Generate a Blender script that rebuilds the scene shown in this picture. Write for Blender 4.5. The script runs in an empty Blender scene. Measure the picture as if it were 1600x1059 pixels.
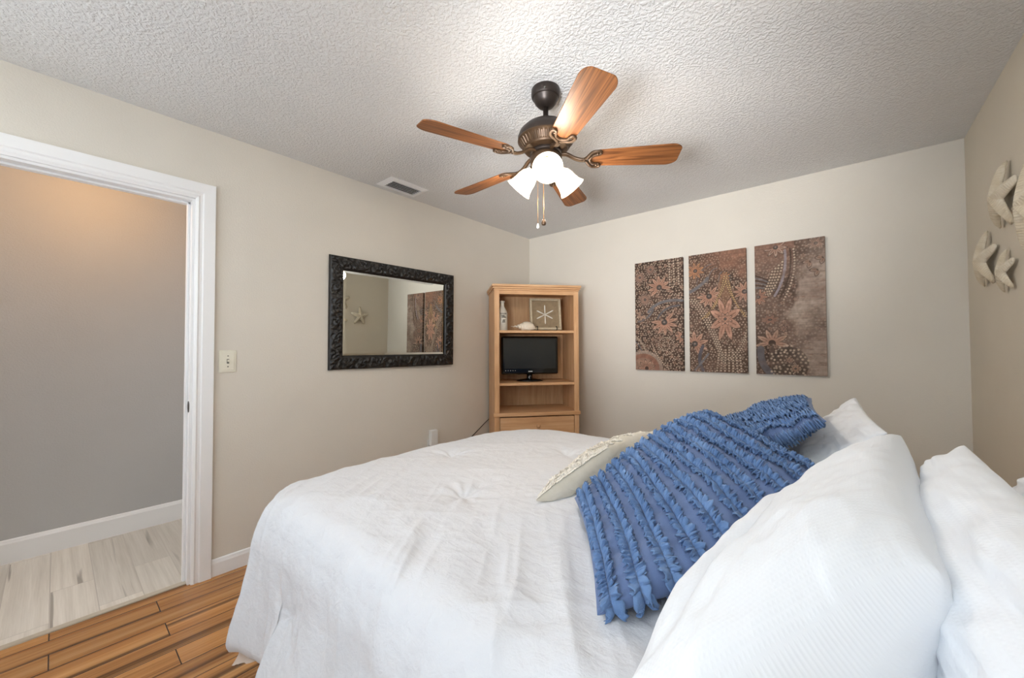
import bpy, bmesh, math, random
import numpy as np
from mathutils import Vector, Matrix

random.seed(7)
rng = np.random.default_rng(11)
SC = bpy.context.scene
C = SC.collection
PI = math.pi

# ------------------------------------------------------------------ camera
F, YAW, PIT, ROLL, CAM_H = 610.0, .7073, .0217, -.0035, 1.24
_f = Vector((-math.sin(YAW)*math.cos(PIT), math.cos(YAW)*math.cos(PIT), math.sin(PIT)))
_r0 = Vector((math.cos(YAW), math.sin(YAW), 0)); _u0 = _r0.cross(_f)
_r = _r0*math.cos(ROLL) + _u0*math.sin(ROLL); _u = -_r0*math.sin(ROLL) + _u0*math.cos(ROLL)
cam_data = bpy.data.cameras.new('camera'); cam_data.sensor_width = 36; cam_data.lens = F/1600*36
cam_data.clip_start = .02; cam_data.clip_end = 50
cam = bpy.data.objects.new('camera', cam_data); C.objects.link(cam)
m3 = Matrix((_r, _u, -_f)).transposed()
cam.matrix_world = Matrix.Translation((0, 0, CAM_H)) @ m3.to_4x4()
SC.camera = cam

# ------------------------------------------------------------------ world, exposure
SC.view_settings.view_transform = 'Standard'; SC.view_settings.look = 'None'
SC.view_settings.gamma = 1; SC.view_settings.use_curve_mapping = False
SC.view_settings.exposure = 0.47
w = bpy.data.worlds.new('sky'); SC.world = w; w.use_nodes = True
wn = w.node_tree; wn.nodes.clear()
bg = wn.nodes.new('ShaderNodeBackground'); wo = wn.nodes.new('ShaderNodeOutputWorld')
bg.inputs[0].default_value = (.72, .85, 1, 1); bg.inputs[1].default_value = 2.0
wn.links.new(bg.outputs[0], wo.inputs[0])

# room numbers (metres)
XL, XR, YB, YF, ZC = -2.645, .540, 3.397, -.75, 2.44
WT = .115                        # wall thickness by the door
HX = -3.72                       # far wall of the hall

def area_light(name, loc, rot, sx, sy, power, col):
    l = bpy.data.lights.new(name, 'AREA'); l.shape = 'RECTANGLE'; l.size = sx; l.size_y = sy
    l.energy = power; l.color = col
    o = bpy.data.objects.new(name, l); C.objects.link(o); o.location = loc; o.rotation_euler = rot
    return o
# daylight through the two windows of the front wall (behind the camera)
area_light('window_daylight', (-.35, YF+.02, 1.50), (PI/2+.38, 0, PI), 1.5, 1.25, 62, (.88, .94, 1))
area_light('window_daylight', (-1.85, YF+.02, 1.50), (PI/2+.38, 0, PI), .8, 1.25, 27, (.88, .94, 1))
# added fill spot near the camera, bounced off the ceiling to brighten the room
def spot(name, loc, to, power, size, blend, col, rad):
    l = bpy.data.lights.new(name, 'SPOT'); l.energy = power; l.color = col; l.spot_size = size; l.spot_blend = blend; l.shadow_soft_size = rad
    o = bpy.data.objects.new(name, l); C.objects.link(o); o.location = loc
    o.rotation_euler = (Vector(to)-Vector(loc)).to_track_quat('-Z', 'Y').to_euler(); return o
spot('bounce_fill', (-.30, -.35, 1.25), (-1.15, 2.65, 2.25), 235, 1.0, 1, (.97, .98, 1), .22)
# warm ceiling lamp of the hall, and unseen fills added at both ends to brighten it
pl = bpy.data.lights.new('hall_lamp', 'POINT'); pl.energy = 5.5; pl.color = (1, .55, .21); pl.shadow_soft_size = .10
po = bpy.data.objects.new('hall_lamp', pl); C.objects.link(po); po.location = (-3.20, .12, 2.24)
area_light('hall_fill', (-3.2, -2.05, 1.3), (PI/2, 0, PI), .8, 1.8, 34, (.90, .95, 1))
area_light('hall_fill', (-3.2, 3.3, 1.3), (PI/2, 0, 0), .8, 1.8, 26, (.90, .95, 1))

# ------------------------------------------------------------------ helpers
def srgb(r, g, b):
    f = lambda c: (c/255/12.92) if c/255 <= .04045 else ((c/255+.055)/1.055)**2.4
    return (f(r), f(g), f(b), 1)

class NT:
    def __init__(s, name):
        s.m = bpy.data.materials.new(name); s.m.use_nodes = True; s.t = s.m.node_tree
        s.b = s.t.nodes['Principled BSDF']; s.out = s.t.nodes['Material Output']
        s.tc = None
    def n(s, typ, **kw):
        nd = s.t.nodes.new(typ)
        for k, v in kw.items():
            if k.startswith('i_'):
                key = k[2:]; key = int(key) if key.isdigit() else key
                nd.inputs[key].default_value = v
            else: setattr(nd, k, v)
        return nd
    def l(s, a, b): s.t.links.new(a, b)
    def coord(s, scale=(1, 1, 1), rot=(0, 0, 0), kind='Object'):
        tc = s.n('ShaderNodeTexCoord'); mp = s.n('ShaderNodeMapping')
        mp.inputs['Scale'].default_value = scale; mp.inputs['Rotation'].default_value = rot
        s.l(tc.outputs[kind], mp.inputs['Vector']); return mp.outputs[0]
    def noise(s, vec, scale, detail=3, rough=.5, dist=0):
        nd = s.n('ShaderNodeTexNoise'); nd.inputs['Scale'].default_value = scale
        nd.inputs['Detail'].default_value = detail; nd.inputs['Roughness'].default_value = rough
        nd.inputs['Distortion'].default_value = dist
        s.l(vec, nd.inputs['Vector']); return nd.outputs['Fac']
    def ramp(s, fac, stops):
        nd = s.n('ShaderNodeValToRGB'); e = nd.color_ramp.elements
        while len(e) < len(stops): e.new(.5)
        for i, (p, c) in enumerate(stops): e[i].position = p; e[i].color = c
        s.l(fac, nd.inputs[0]); return nd.outputs[0]
    def math(s, op, a, b=None):
        nd = s.n('ShaderNodeMath', operation=op)
        for i, v in enumerate((a, b)):
            if v is None: continue
            if isinstance(v, (int, float)): nd.inputs[i].default_value = v
            else: s.l(v, nd.inputs[i])
        return nd.outputs[0]
    def mix(s, fac, a, b, mode='MIX'):
        nd = s.n('ShaderNodeMix', data_type='RGBA', blend_type=mode)
        for k, v in ((0, fac), (6, a), (7, b)):
            if isinstance(v, (int, float, tuple)): nd.inputs[k].default_value = v
            else: s.l(v, nd.inputs[k])
        return nd.outputs[2]
    def bump(s, h, strength, dist=.01, nrm=None):
        nd = s.n('ShaderNodeBump'); nd.inputs['Strength'].default_value = strength
        nd.inputs['Distance'].default_value = dist; s.l(h, nd.inputs['Height'])
        if nrm is not None: s.l(nrm, nd.inputs['Normal'])
        s.l(nd.outputs[0], s.b.inputs['Normal']); return nd.outputs[0]
    def base(s, col, rough=.6, spec=.4, metal=0):
        if isinstance(col, tuple): s.b.inputs['Base Color'].default_value = col
        else: s.l(col, s.b.inputs['Base Color'])
        s.b.inputs['Roughness'].default_value = rough
        s.b.inputs['Specular IOR Level'].default_value = spec
        s.b.inputs['Metallic'].default_value = metal
        return s

def plain(name, col, rough=.5, spec=.4, metal=0, nscale=60, nstr=.05, var=.04):
    t = NT(name); v = t.coord(); n = t.noise(v, nscale, 4)
    dark = tuple(c*(1-var*2) for c in col[:3]) + (1,)
    t.base(t.ramp(n, [(.3, dark), (.7, col)]), rough, spec, metal); t.bump(n, nstr, .003)
    return t.m

def wall_mat(name, col, scale=130, strength=.28):
    t = NT(name); v = t.coord()
    n = t.noise(v, scale, 4, .6); n2 = t.noise(v, 2.5, 2)
    d = tuple(c*.96 for c in col[:3]) + (1,)
    t.base(t.ramp(n2, [(.3, d), (.7, col)]), .75, .25); t.bump(n, strength, .004)
    return t.m

M = {}
M['wall'] = wall_mat('beige_paint', srgb(222, 216, 205))
M['wall_accent'] = wall_mat('taupe_paint', srgb(217, 209, 193))
M['wall_hall'] = wall_mat('grey_hall_paint', srgb(190, 189, 188), 90, .45)
M['white_trim'] = plain('white_trim_paint', srgb(240, 240, 240), .35, .5, var=.0, nstr=0)
M['ivory'] = plain('ivory_plastic', srgb(232, 228, 212), .35, var=.01, nstr=0)
M['white_plastic'] = plain('white_plastic', srgb(225, 225, 222), .35, var=.01, nstr=0)
M['screw'] = plain('screw_metal', srgb(120, 118, 110), .4, metal=.6, nstr=0)
M['black'] = plain('black_plastic', srgb(18, 18, 20), .35)
M['gloss_black'] = plain('glossy_black_plastic', srgb(8, 9, 10), .08, .6, nstr=0)
M['bronze'] = plain('oil_rubbed_bronze', srgb(58, 50, 46), .38, .5, .55, 40, .05, .1)
M['bronze_warm'] = plain('brushed_antique_bronze', srgb(84, 64, 46), .4, .5, .5, 50, .08, .15)
M['brass'] = plain('antique_brass_chain', srgb(150, 112, 70), .35, .5, .8, nstr=0)
M['dark_metal'] = plain('dark_strike_metal', srgb(70, 64, 55), .35, .5, .8, nstr=0)
M['ceramic'] = plain('white_ceramic', srgb(216, 210, 196), .35, .5, var=.03)
M['ink'] = plain('dark_ink', srgb(40, 38, 40), .6, nstr=0)
M['shell'] = plain('shell', srgb(232, 220, 200), .45, .4, var=.08, nscale=90)
M['whitewash'] = plain('whitewashed_wood', srgb(196, 180, 152), .6, var=.12, nscale=70)
M['beach_card'] = plain('sand_coloured_card', srgb(150, 130, 102), .8, var=.12, nscale=30)
M['starwhite'] = plain('white_sand_dollar_star', srgb(232, 228, 218), .6, nstr=.1)
M['duct'] = plain('dark_duct', srgb(58, 62, 62), .7)
M['mattress'] = plain('mattress_ticking', srgb(225, 222, 214), .8)
M['bedwood'] = plain('bed_frame_wood', srgb(92, 66, 46), .5)

def ceiling_mat():
    t = NT('knockdown_ceiling'); v = t.coord()
    n = t.noise(v, 80, 2, .45, .5); n2 = t.noise(v, 200, 2)
    h = t.math('ADD', t.ramp(n, [(.40, (0, 0, 0, 1)), (.62, (1, 1, 1, 1))]), t.math('MULTIPLY', n2, .25))
    t.base(srgb(226, 226, 225), .8, .25); t.bump(h, .55, .005); return t.m
M['ceiling'] = ceiling_mat()

def plank_mat(name, L, W, cols, streak, rough, spec, groove, along='y', grain=(1.2, 22), bumpd=.0015):
    """planks along one axis, with streaks running with the grain"""
    t = NT(name)
    rot = (0, 0, 0) if along == 'x' else (0, 0, PI/2)
    v = t.coord(rot=rot)
    br = t.n('ShaderNodeTexBrick'); br.offset = .37; br.offset_frequency = 2; br.squash = 1
    br.inputs['Scale'].default_value = 1; br.inputs['Mortar Size'].default_value = .0022
    br.inputs['Mortar Smooth'].default_value = .3; br.inputs['Bias'].default_value = 0
    br.inputs['Brick Width'].default_value = L; br.inputs['Row Height'].default_value = W
    br.inputs['Color1'].default_value = (0, 0, 0, 1); br.inputs['Color2'].default_value = (1, 1, 1, 1)
    br.inputs['Mortar'].default_value = (.5, .5, .5, 1)
    t.l(v, br.inputs['Vector'])
    # each plank offsets its grain
    off = t.n('ShaderNodeVectorMath', operation='MULTIPLY'); t.l(br.outputs['Color'], off.inputs[0]); off.inputs[1].default_value = (3.7, 9.1, 5.3)
    sc = t.n('ShaderNodeVectorMath', operation='MULTIPLY'); t.l(v, sc.inputs[0]); sc.inputs[1].default_value = (grain[0], grain[1], 1)
    ad = t.n('ShaderNodeVectorMath', operation='ADD'); t.l(off.outputs[0], ad.inputs[0]); t.l(sc.outputs[0], ad.inputs[1])
    n = t.noise(ad.outputs[0], 1.0, 5, .55, .35); n2 = t.noise(ad.outputs[0], 5, 4, .6, .2); n3 = t.noise(ad.outputs[0], .55, 3, .5, .6)
    c = t.ramp(n, cols)
    c = t.mix(.35, c, t.ramp(n2, [(.3, cols[0][1]), (.7, cols[-1][1])]))
    dark = t.ramp(n3, [(streak[0], (0, 0, 0, 1)), (streak[1], (1, 1, 1, 1))])
    c = t.mix(t.math('MULTIPLY', dark, streak[3]), c, streak[2])
    var = t.n('ShaderNodeHueSaturation'); t.l(c, var.inputs['Color'])
    t.l(t.math('ADD', t.math('MULTIPLY', br.outputs['Color'], .25), .88), var.inputs['Value'])
    c = t.mix(br.outputs['Fac'], var.outputs[0], groove)
    t.base(c, rough, spec)
    h = t.math('SUBTRACT', t.math('MULTIPLY', n2, .3), br.outputs['Fac'])
    t.bump(h, .6, bumpd); return t.m
M['floor'] = plank_mat('tigerwood_planks', .92, .118, [(.30, srgb(146, 92, 46)), (.5, srgb(186, 128, 72)), (.70, srgb(214, 164, 106))],
                       (.55, .63, srgb(70, 44, 26), .8), .22, .5, srgb(45, 28, 18), 'y', (.55, 19))
M['hall_floor'] = plank_mat('grey_wood_look_tile', .92, .155, [(.28, srgb(196, 188, 176)), (.5, srgb(214, 207, 196)), (.72, srgb(226, 220, 210))],
                       (.63, .68, srgb(120, 110, 100), .7), .45, .35, srgb(196, 188, 178), 'x', (1.0, 34))

def wood_mat(name, cols, axis='z', scale=1.0, rough=.45, wave=0.0):
    t = NT(name)
    s = {'z': (14, 14, 1.1), 'x': (1.1, 14, 14), 'y': (14, 1.1, 14)}[axis]
    v = t.coord(tuple(a*scale for a in s))
    n = t.noise(v, 1.6, 5, .55, .9); n2 = t.noise(v, 7, 3, .6)
    f = t.math('ADD', t.math('MULTIPLY', n, 1-.3), t.math('MULTIPLY', n2, .3))
    t.base(t.ramp(f, cols), rough, .4); t.bump(n2, .15, .002); return t.m
PINE = [(.3, srgb(184, 136, 92)), (.5, srgb(208, 162, 118)), (.7, srgb(222, 182, 140))]
M['pine_v'] = wood_mat('oak_veneer_upright', PINE, 'z')
M['pine_h'] = wood_mat('oak_veneer_level', PINE, 'x')
M['pine_back'] = wood_mat('oak_back_panel', [(.3, srgb(176, 136, 96)), (.5, srgb(198, 158, 116)), (.7, srgb(212, 176, 136))], 'z', .8)
def blade_mat():
    t = NT('fan_blade_oak'); v = t.coord((.8, 17, 1))
    n = t.noise(v, 1.1, 2, .45, .7)
    rings = t.math('FRACT', t.math('MULTIPLY', n, 9))
    v2 = t.coord((3, 90, 1)); n2 = t.noise(v2, 2, 3)
    c = t.ramp(rings, [(0, srgb(74, 42, 22)), (.25, srgb(122, 76, 42)), (.75, srgb(146, 94, 54)), (1, srgb(84, 48, 24))])
    c = t.mix(.3, c, t.ramp(n2, [(.35, srgb(80, 48, 26)), (.65, srgb(150, 98, 58))]))
    t.base(c, .42, .3); return t.m
M['blade'] = blade_mat()

def fabric(name, col, kind='plain', col2=None, bs=.25):
    t = NT(name)
    if kind == 'waffle':
        v = t.coord(kind='UV'); sp = t.n('ShaderNodeSeparateXYZ'); t.l(v, sp.inputs[0])
        a = t.math('SINE', t.math('MULTIPLY', sp.outputs[0], 2*PI/.0075)); b = t.math('SINE', t.math('MULTIPLY', sp.outputs[1], 2*PI/.0075))
        h = t.math('MAXIMUM', a, b)
        n = t.noise(t.coord(), 30, 4); h2 = t.math('ADD', t.math('MULTIPLY', h, .35), t.math('MULTIPLY', n, .6))
        t.base(col, .85, .15); t.bump(h2, bs, .003)
    elif kind == 'crinkle':
        v = t.coord(); n = t.noise(v, 42, 4, .6, .8); n2 = t.noise(v, 150, 3, .6); n3 = t.noise(t.coord((1, 5, 3), (0, 0, .7)), 7, 3, .5, .5)
        h = t.math('ADD', t.math('ADD', n, t.math('MULTIPLY', n2, .3)), t.math('MULTIPLY', n3, 1.2))
        t.base(col, .9, .12); t.bump(h, bs, .006)
    else:
        v = t.coord(); n = t.noise(v, 300, 3); n2 = t.noise(v, 14, 3)
        t.base(t.ramp(n2, [(.3, col2 or col), (.7, col)]), .9, .12); t.bump(t.math('ADD', n, n2), bs, .002)
    t.b.inputs['Sheen Weight'].default_value = .15; t.b.inputs['Sheen Roughness'].default_value = .5
    return t.m
M['duvet'] = fabric('white_crinkled_cotton', srgb(211, 213, 217), 'crinkle', bs=.38)
M['pillow'] = fabric('white_waffle_cotton', srgb(229, 232, 236), 'waffle', bs=.12)
M['denim'] = fabric('denim_blue_cotton', srgb(106, 126, 166), col2=srgb(98, 118, 158))
M['ruffle'] = fabric('denim_blue_fray', srgb(116, 146, 188), col2=srgb(92, 122, 166), bs=.5)
M['linen'] = fabric('cream_linen', srgb(226, 220, 206), col2=srgb(214, 207, 190), bs=.4)
M['fringe'] = fabric('cream_fringe', srgb(240, 234, 222), bs=.6)
M['lining'] = fabric('beige_lining', srgb(206, 190, 176))

def ribbed_star_mat():
    t = NT('ribbed_starfish'); v = t.coord()
    sp = t.n('ShaderNodeSeparateXYZ'); t.l(v, sp.inputs[0])
    r = t.math('SQRT', t.math('ADD', t.math('POWER', sp.outputs[0], 2), t.math('POWER', sp.outputs[1], 2)))
    n = t.noise(v, 25, 2); h = t.math('SINE', t.math('ADD', t.math('MULTIPLY', r, 620), t.math('MULTIPLY', n, 9)))
    n2 = t.noise(v, 12, 3)
    t.base(t.ramp(n2, [(.3, srgb(206, 192, 166)), (.7, srgb(232, 224, 206))]), .7, .2); t.bump(h, .35, .003); return t.m
M['starfish'] = ribbed_star_mat()
def vcol_mat(name):
    t = NT(name); a = t.n('ShaderNodeVertexColor'); a.layer_name = 'Col'
    n = t.noise(t.coord((1, 1, 1)), 500, 2)
    t.base(a.outputs[0], .8, .2); t.bump(n, .3, .001); return t.m
M['canvas'] = vcol_mat('printed_canvas')
def mirror_mat():
    t = NT('mirror_silver'); t.base(srgb(232, 234, 228), .0, .5, 1); return t.m
M['mirror'] = mirror_mat()
def carved_mat():
    t = NT('carved_black_lacquer'); a = t.n('ShaderNodeVertexColor'); a.layer_name = 'Col'
    t.base(a.outputs[0], .38, .5); t.bump(t.noise(t.coord(), 120, 3), .2, .002); return t.m
M['carved'] = carved_mat()
def shade_mat():
    t = NT('frosted_glass_lit'); t.base(srgb(255, 246, 228), .4, .4)
    t.b.inputs['Emission Color'].default_value = (1, .83, .60, 1); t.b.inputs['Emission Strength'].default_value = 2.2
    return t.m
M['shade'] = shade_mat()
def screen_mat():
    t = NT('switched_off_screen'); t.base(srgb(28, 32, 33), .22, .6); return t.m
M['screen'] = screen_mat()
def glass_mat():
    t = NT('window_glass'); t.t.nodes.remove(t.b)
    tr = t.n('ShaderNodeBsdfTransparent'); gl = t.n('ShaderNodeBsdfGlossy'); gl.inputs['Roughness'].default_value = .02
    mx = t.n('ShaderNodeMixShader'); mx.inputs[0].default_value = .06
    t.l(tr.outputs[0], mx.inputs[1]); t.l(gl.outputs[0], mx.inputs[2]); t.l(mx.outputs[0], t.out.inputs['Surface']); return t.m
M['glass'] = glass_mat()

def finish(name, me, mat, parent=None, smooth=False, bevel=0, loc=None, rot=None, subsurf=0):
    me.materials.append(mat)
    if smooth: me.polygons.foreach_set('use_smooth', [True]*len(me.polygons))
    o = bpy.data.objects.new(name, me); C.objects.link(o)
    if parent: o.parent = parent
    if loc is not None: o.location = loc
    if rot is not None: o.rotation_euler = rot
    if bevel:
        b = o.modifiers.new('bevel', 'BEVEL'); b.width = bevel; b.segments = 2; b.limit_method = 'ANGLE'; b.angle_limit = .6
    if subsurf:
        s = o.modifiers.new('subd', 'SUBSURF'); s.levels = subsurf; s.render_levels = subsurf
    return o
def bobj(name, bm, mat, parent=None, **kw):
    bmesh.ops.recalc_face_normals(bm, faces=bm.faces)
    me = bpy.data.meshes.new(name); bm.to_mesh(me); bm.free(); return finish(name, me, mat, parent, **kw)
def box(bm, lo, hi, mtx=None):
    vs = [bm.verts.new((x, y, z)) for x in (lo[0], hi[0]) for y in (lo[1], hi[1]) for z in (lo[2], hi[2])]
    if mtx is not None:
        for v in vs: v.co = mtx @ v.co
    for a in ((0, 1, 3, 2), (4, 6, 7, 5), (0, 4, 5, 1), (2, 3, 7, 6), (0, 2, 6, 4), (1, 5, 7, 3)):
        bm.faces.new([vs[i] for i in a])
def boxobj(name, lo, hi, mat, parent=None, **kw):
    bm = bmesh.new(); box(bm, lo, hi); return bobj(name, bm, mat, parent, **kw)
def lathe(bm, prof, seg=32, mtx=None, cap=True):
    rings = []
    for r, z in prof:
        ring = [bm.verts.new((max(r, 1e-4)*math.cos(2*PI*i/seg), max(r, 1e-4)*math.sin(2*PI*i/seg), z)) for i in range(seg)]
        if mtx is not None:
            for v in ring: v.co = mtx @ v.co
        rings.append(ring)
    for a, b in zip(rings, rings[1:]):
        for i in range(seg): bm.faces.new((a[i], a[(i+1) % seg], b[(i+1) % seg], b[i]))
    if cap:
        bm.faces.new(rings[0]); bm.faces.new(rings[-1])
def tube(bm, pts, r, seg=8, cap=True):
    pts = [Vector(p) for p in pts]; rings = []
    up = Vector((0, 0, 1)); prev = None
    for i, p in enumerate(pts):
        t = (pts[min(i+1, len(pts)-1)] - pts[max(i-1, 0)]).normalized()
        if prev is None: a = t.orthogonal().normalized()
        else: a = (prev - t*prev.dot(t)).normalized()
        prev = a; b = t.cross(a); rr = r[i] if hasattr(r, '__len__') else r
        rings.append([bm.verts.new(p + rr*(a*math.cos(2*PI*k/seg) + b*math.sin(2*PI*k/seg))) for k in range(seg)])
    for a, b in zip(rings, rings[1:]):
        for i in range(seg): bm.faces.new((a[i], a[(i+1) % seg], b[(i+1) % seg], b[i]))
    if cap: bm.faces.new(rings[0]); bm.faces.new(rings[-1])
def grid_mesh(name, V, uv=None, cols=None, wrap=False):
    """V: (n, m, 3) array"""
    n, m = V.shape[:2]
    me = bpy.data.meshes.new(name)
    idx = np.arange(n*m).reshape(n, m)
    if wrap: idx = np.concatenate([idx, idx[:1]], 0)
    f = np.stack([idx[:-1, :-1], idx[1:, :-1], idx[1:, 1:], idx[:-1, 1:]], -1).reshape(-1, 4)
    me.from_pydata(V.reshape(-1, 3).tolist(), [], f.tolist())
    if uv is not None:
        l = me.uv_layers.new(name='UVMap'); li = np.empty(len(me.loops), dtype=np.int32); me.loops.foreach_get('vertex_index', li)
        l.data.foreach_set('uv', uv.reshape(-1, 2)[li].ravel())
    if cols is not None:
        a = me.color_attributes.new('Col', 'FLOAT_COLOR', 'POINT')
        c = np.concatenate([cols.reshape(-1, 3), np.ones((n*m, 1))], 1); a.data.foreach_set('color', c.ravel().astype(np.float32))
    return me
def empty(name, loc=(0, 0, 0), rz=0.0, rot=None):
    o = bpy.data.objects.new(name, None); C.objects.link(o); o.location = loc
    o.rotation_euler = rot if rot else (0, 0, rz); o.empty_display_size = .1; return o
def tag(o, label, cat, group=None):
    o['label'] = label; o['category'] = cat
    if group: o['group'] = group
    return o
def struct(o): o['kind'] = 'structure'; return o

# value noise
_tab = rng.random((256, 256))
def vnoise(x, y):
    x = np.asarray(x, float); y = np.asarray(y, float)
    xi = np.floor(x).astype(int); yi = np.floor(y).astype(int); fx = x-xi; fy = y-yi
    fx = fx*fx*fx*(fx*(fx*6-15)+10); fy = fy*fy*fy*(fy*(fy*6-15)+10)
    t = lambda a, b: _tab[a % 256, b % 256]
    return (t(xi, yi)*(1-fx)*(1-fy) + t(xi+1, yi)*fx*(1-fy) + t(xi, yi+1)*(1-fx)*fy + t(xi+1, yi+1)*fx*fy)*2-1
def fbm(x, y, o=4):
    s = 0; a = 1
    for k in range(o): s = s + a*vnoise(x*2**k+17*k, y*2**k+31*k); a *= .5
    return s
def ridged(x, y, o=3):
    s = 0; a = 1
    for k in range(o): s = s + a*(1-np.abs(vnoise(x*2**k+13*k, y*2**k+7*k))*2.2); a *= .5
    return s

# ================================================================== SETTING
T = .1
DY0, DY1, DZ = -.345, .478, 2.045     # clear door opening
bm = bmesh.new()
box(bm, (XL-WT, DY1, 0), (XL, YB+T, ZC)); box(bm, (XL-WT, YF-T, 0), (XL, DY0, ZC)); box(bm, (XL-WT, DY0, DZ), (XL, DY1, ZC))
struct(bobj('wall_left', bm, M['wall']))
struct(boxobj('wall_back', (XL, YB, 0), (XR, YB+T, ZC), M['wall']))
struct(boxobj('wall_right', (XR, YF-T, 0), (XR+T, YB+T, ZC), M['wall_accent']))
# front wall with two window openings
wins = [(-1.10, .40, .85, 2.12), (-2.25, -1.45, .85, 2.12)]
bm = bmesh.new(); xs = [XL, -2.25, -1.45, -1.10, .40, XR]
for i in range(5):
    if i in (1, 3): box(bm, (xs[i], YF-T, 0), (xs[i+1], YF, .85)); box(bm, (xs[i], YF-T, 2.12), (xs[i+1], YF, ZC))
    else: box(bm, (xs[i], YF-T, 0), (xs[i+1], YF, ZC))
struct(bobj('wall_front', bm, M['wall']))
for k, (a, b, c, d) in enumerate(wins):
    bm = bmesh.new(); fw = .045
    for lo, hi in (((a, c), (a+fw, d)), ((b-fw, c), (b, d)), ((a, c), (b, c+fw)), ((a, d-fw), (b, d)), ((a, (c+d)/2-.02), (b, (c+d)/2+.02))):
        box(bm, (lo[0], YF-.08, lo[1]), (hi[0], YF-.04, hi[1]))
    wf = struct(bobj('window_%d' % (k+1), bm, M['white_trim']))
    boxobj('pane', (a+.01, YF-.062, c+.01), (b-.01, YF-.058, d-.01), M['glass'], wf)
struct(boxobj('floor', (XL-.02, YF-T, -.05), (XR+T, YB+T, 0), M['floor']))
struct(boxobj('ceiling', (HX-.1, -2.2, ZC), (XR+T, YB+T, ZC+.08), M['ceiling']))
# hall beyond the door
struct(boxobj('wall_hall', (HX-.1, -2.2, 0), (HX, YB+T, ZC), M['wall_hall']))
struct(boxobj('wall_hall_near_end', (HX, YB, 0), (XL-WT, YB+T, ZC), M['wall_hall']))
struct(boxobj('wall_hall_far_end', (HX, -2.2, 0), (XL-WT, -2.1, ZC), M['wall_hall']))
struct(boxobj('wall_hall_return', (XL-WT-.1, -2.2, 0), (XL-WT, YF-T, ZC), M['wall_hall']))
struct(boxobj('floor_hall', (HX-.1, -2.2, -.05), (XL-.045, YB+T, 0), M['hall_floor']))
thr = struct(boxobj('trim_threshold', (XL-.052, DY0+.001, -.01), (XL-.018, DY1-.001, .006), plain('greige_threshold', srgb(198, 186, 168), .5), bevel=.002))

def base_profile(h, t):     # stepped baseboard profile (distance from wall, height)
    return [(0, 0), (t, 0), (t, h-.022), (t*.72, h-.014), (t*.55, h-.004), (t*.3, h), (0, h)]
def baseboard(name, p0, p1, nrm, h, t):
    bm = bmesh.new(); pr = base_profile(h, t); p0, p1, nrm = Vector(p0), Vector(p1), Vector(nrm)
    A = [bm.verts.new(p0 + nrm*d + Vector((0, 0, z))) for d, z in pr]; B = [bm.verts.new(p1 + nrm*d + Vector((0, 0, z))) for d, z in pr]
    for i in range(len(pr)): j = (i+1) % len(pr); bm.faces.new((A[i], A[j], B[j], B[i]))
    bm.faces.new(A); bm.faces.new(B)
    return struct(bobj(name, bm, M['white_trim']))
baseboard('baseboard_left', (XL, DY1+.088, 0), (XL, YB, 0), (1, 0, 0), .090, .014)
baseboard('baseboard_back', (XL, YB, 0), (XR, YB, 0), (0, -1, 0), .090, .014)
baseboard('baseboard_right', (XR, YF, 0), (XR, YB, 0), (-1, 0, 0), .090, .014)
baseboard('baseboard_hall', (HX, -2.1, 0), (HX, YB, 0), (1, 0, 0), .135, .016)

# door frame: moulded casing, jamb, stop
cas = [(0, 0), (0, .012), (.012, .018), (.020, .014), (.030, .014), (.036, .020), (.086, .022), (.088, 0)]   # (across, out of wall)
def casing(name, side_x, nx, parent=None):
    bm = bmesh.new(); path = [(DY1, 0, 1, 0), (DY1, DZ, 1, 1), (DY0, DZ, -1, 1), (DY0, 0, -1, 0)]
    rings = []
    for y, z, sy, sz in path:
        rings.append([bm.verts.new((side_x + nx*o, y + sy*a, z + sz*a)) for a, o in cas])
    for A, B in zip(rings, rings[1:]):
        for i in range(len(cas)): j = (i+1) % len(cas); bm.faces.new((A[i], A[j], B[j], B[i]))
    bm.faces.new(rings[0]); bm.faces.new(rings[-1])
    return bobj(name, bm, M['white_trim'], parent)
door = struct(casing('door_1', XL, 1))
casing('hall_casing', XL-WT, -1, door)
bm = bmesh.new(); jt = .012
box(bm, (XL-WT, DY1-jt, 0), (XL, DY1, DZ)); box(bm, (XL-WT, DY0, 0), (XL, DY0+jt, DZ)); box(bm, (XL-WT, DY0+jt, DZ-jt), (XL, DY1-jt, DZ))
bobj('jamb', bm, M['white_trim'], door)
bm = bmesh.new(); st = .011; x0, x1 = XL-.080, XL-.045
box(bm, (x0, DY1-jt-st, 0), (x1, DY1-jt, DZ-jt)); box(bm, (x0, DY0+jt, 0), (x1, DY0+jt+st, DZ-jt)); box(bm, (x0, DY0+jt, DZ-jt-st), (x1, DY1-jt, DZ-jt))
bobj('door_stop', bm, M['white_trim'], door, bevel=.002)
bm = bmesh.new()
lathe(bm, [(.026, 0), (.026, .002), (.012, .0025), (.012, .0032)], 24, Matrix.Translation((XL-.022, DY1-jt, .930)) @ Matrix.Rotation(PI/2, 4, 'X') @ Matrix.Diagonal((.72, 1.15, 1, 1)))
bobj('strike_plate', bm, M['dark_metal'], door)

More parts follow.
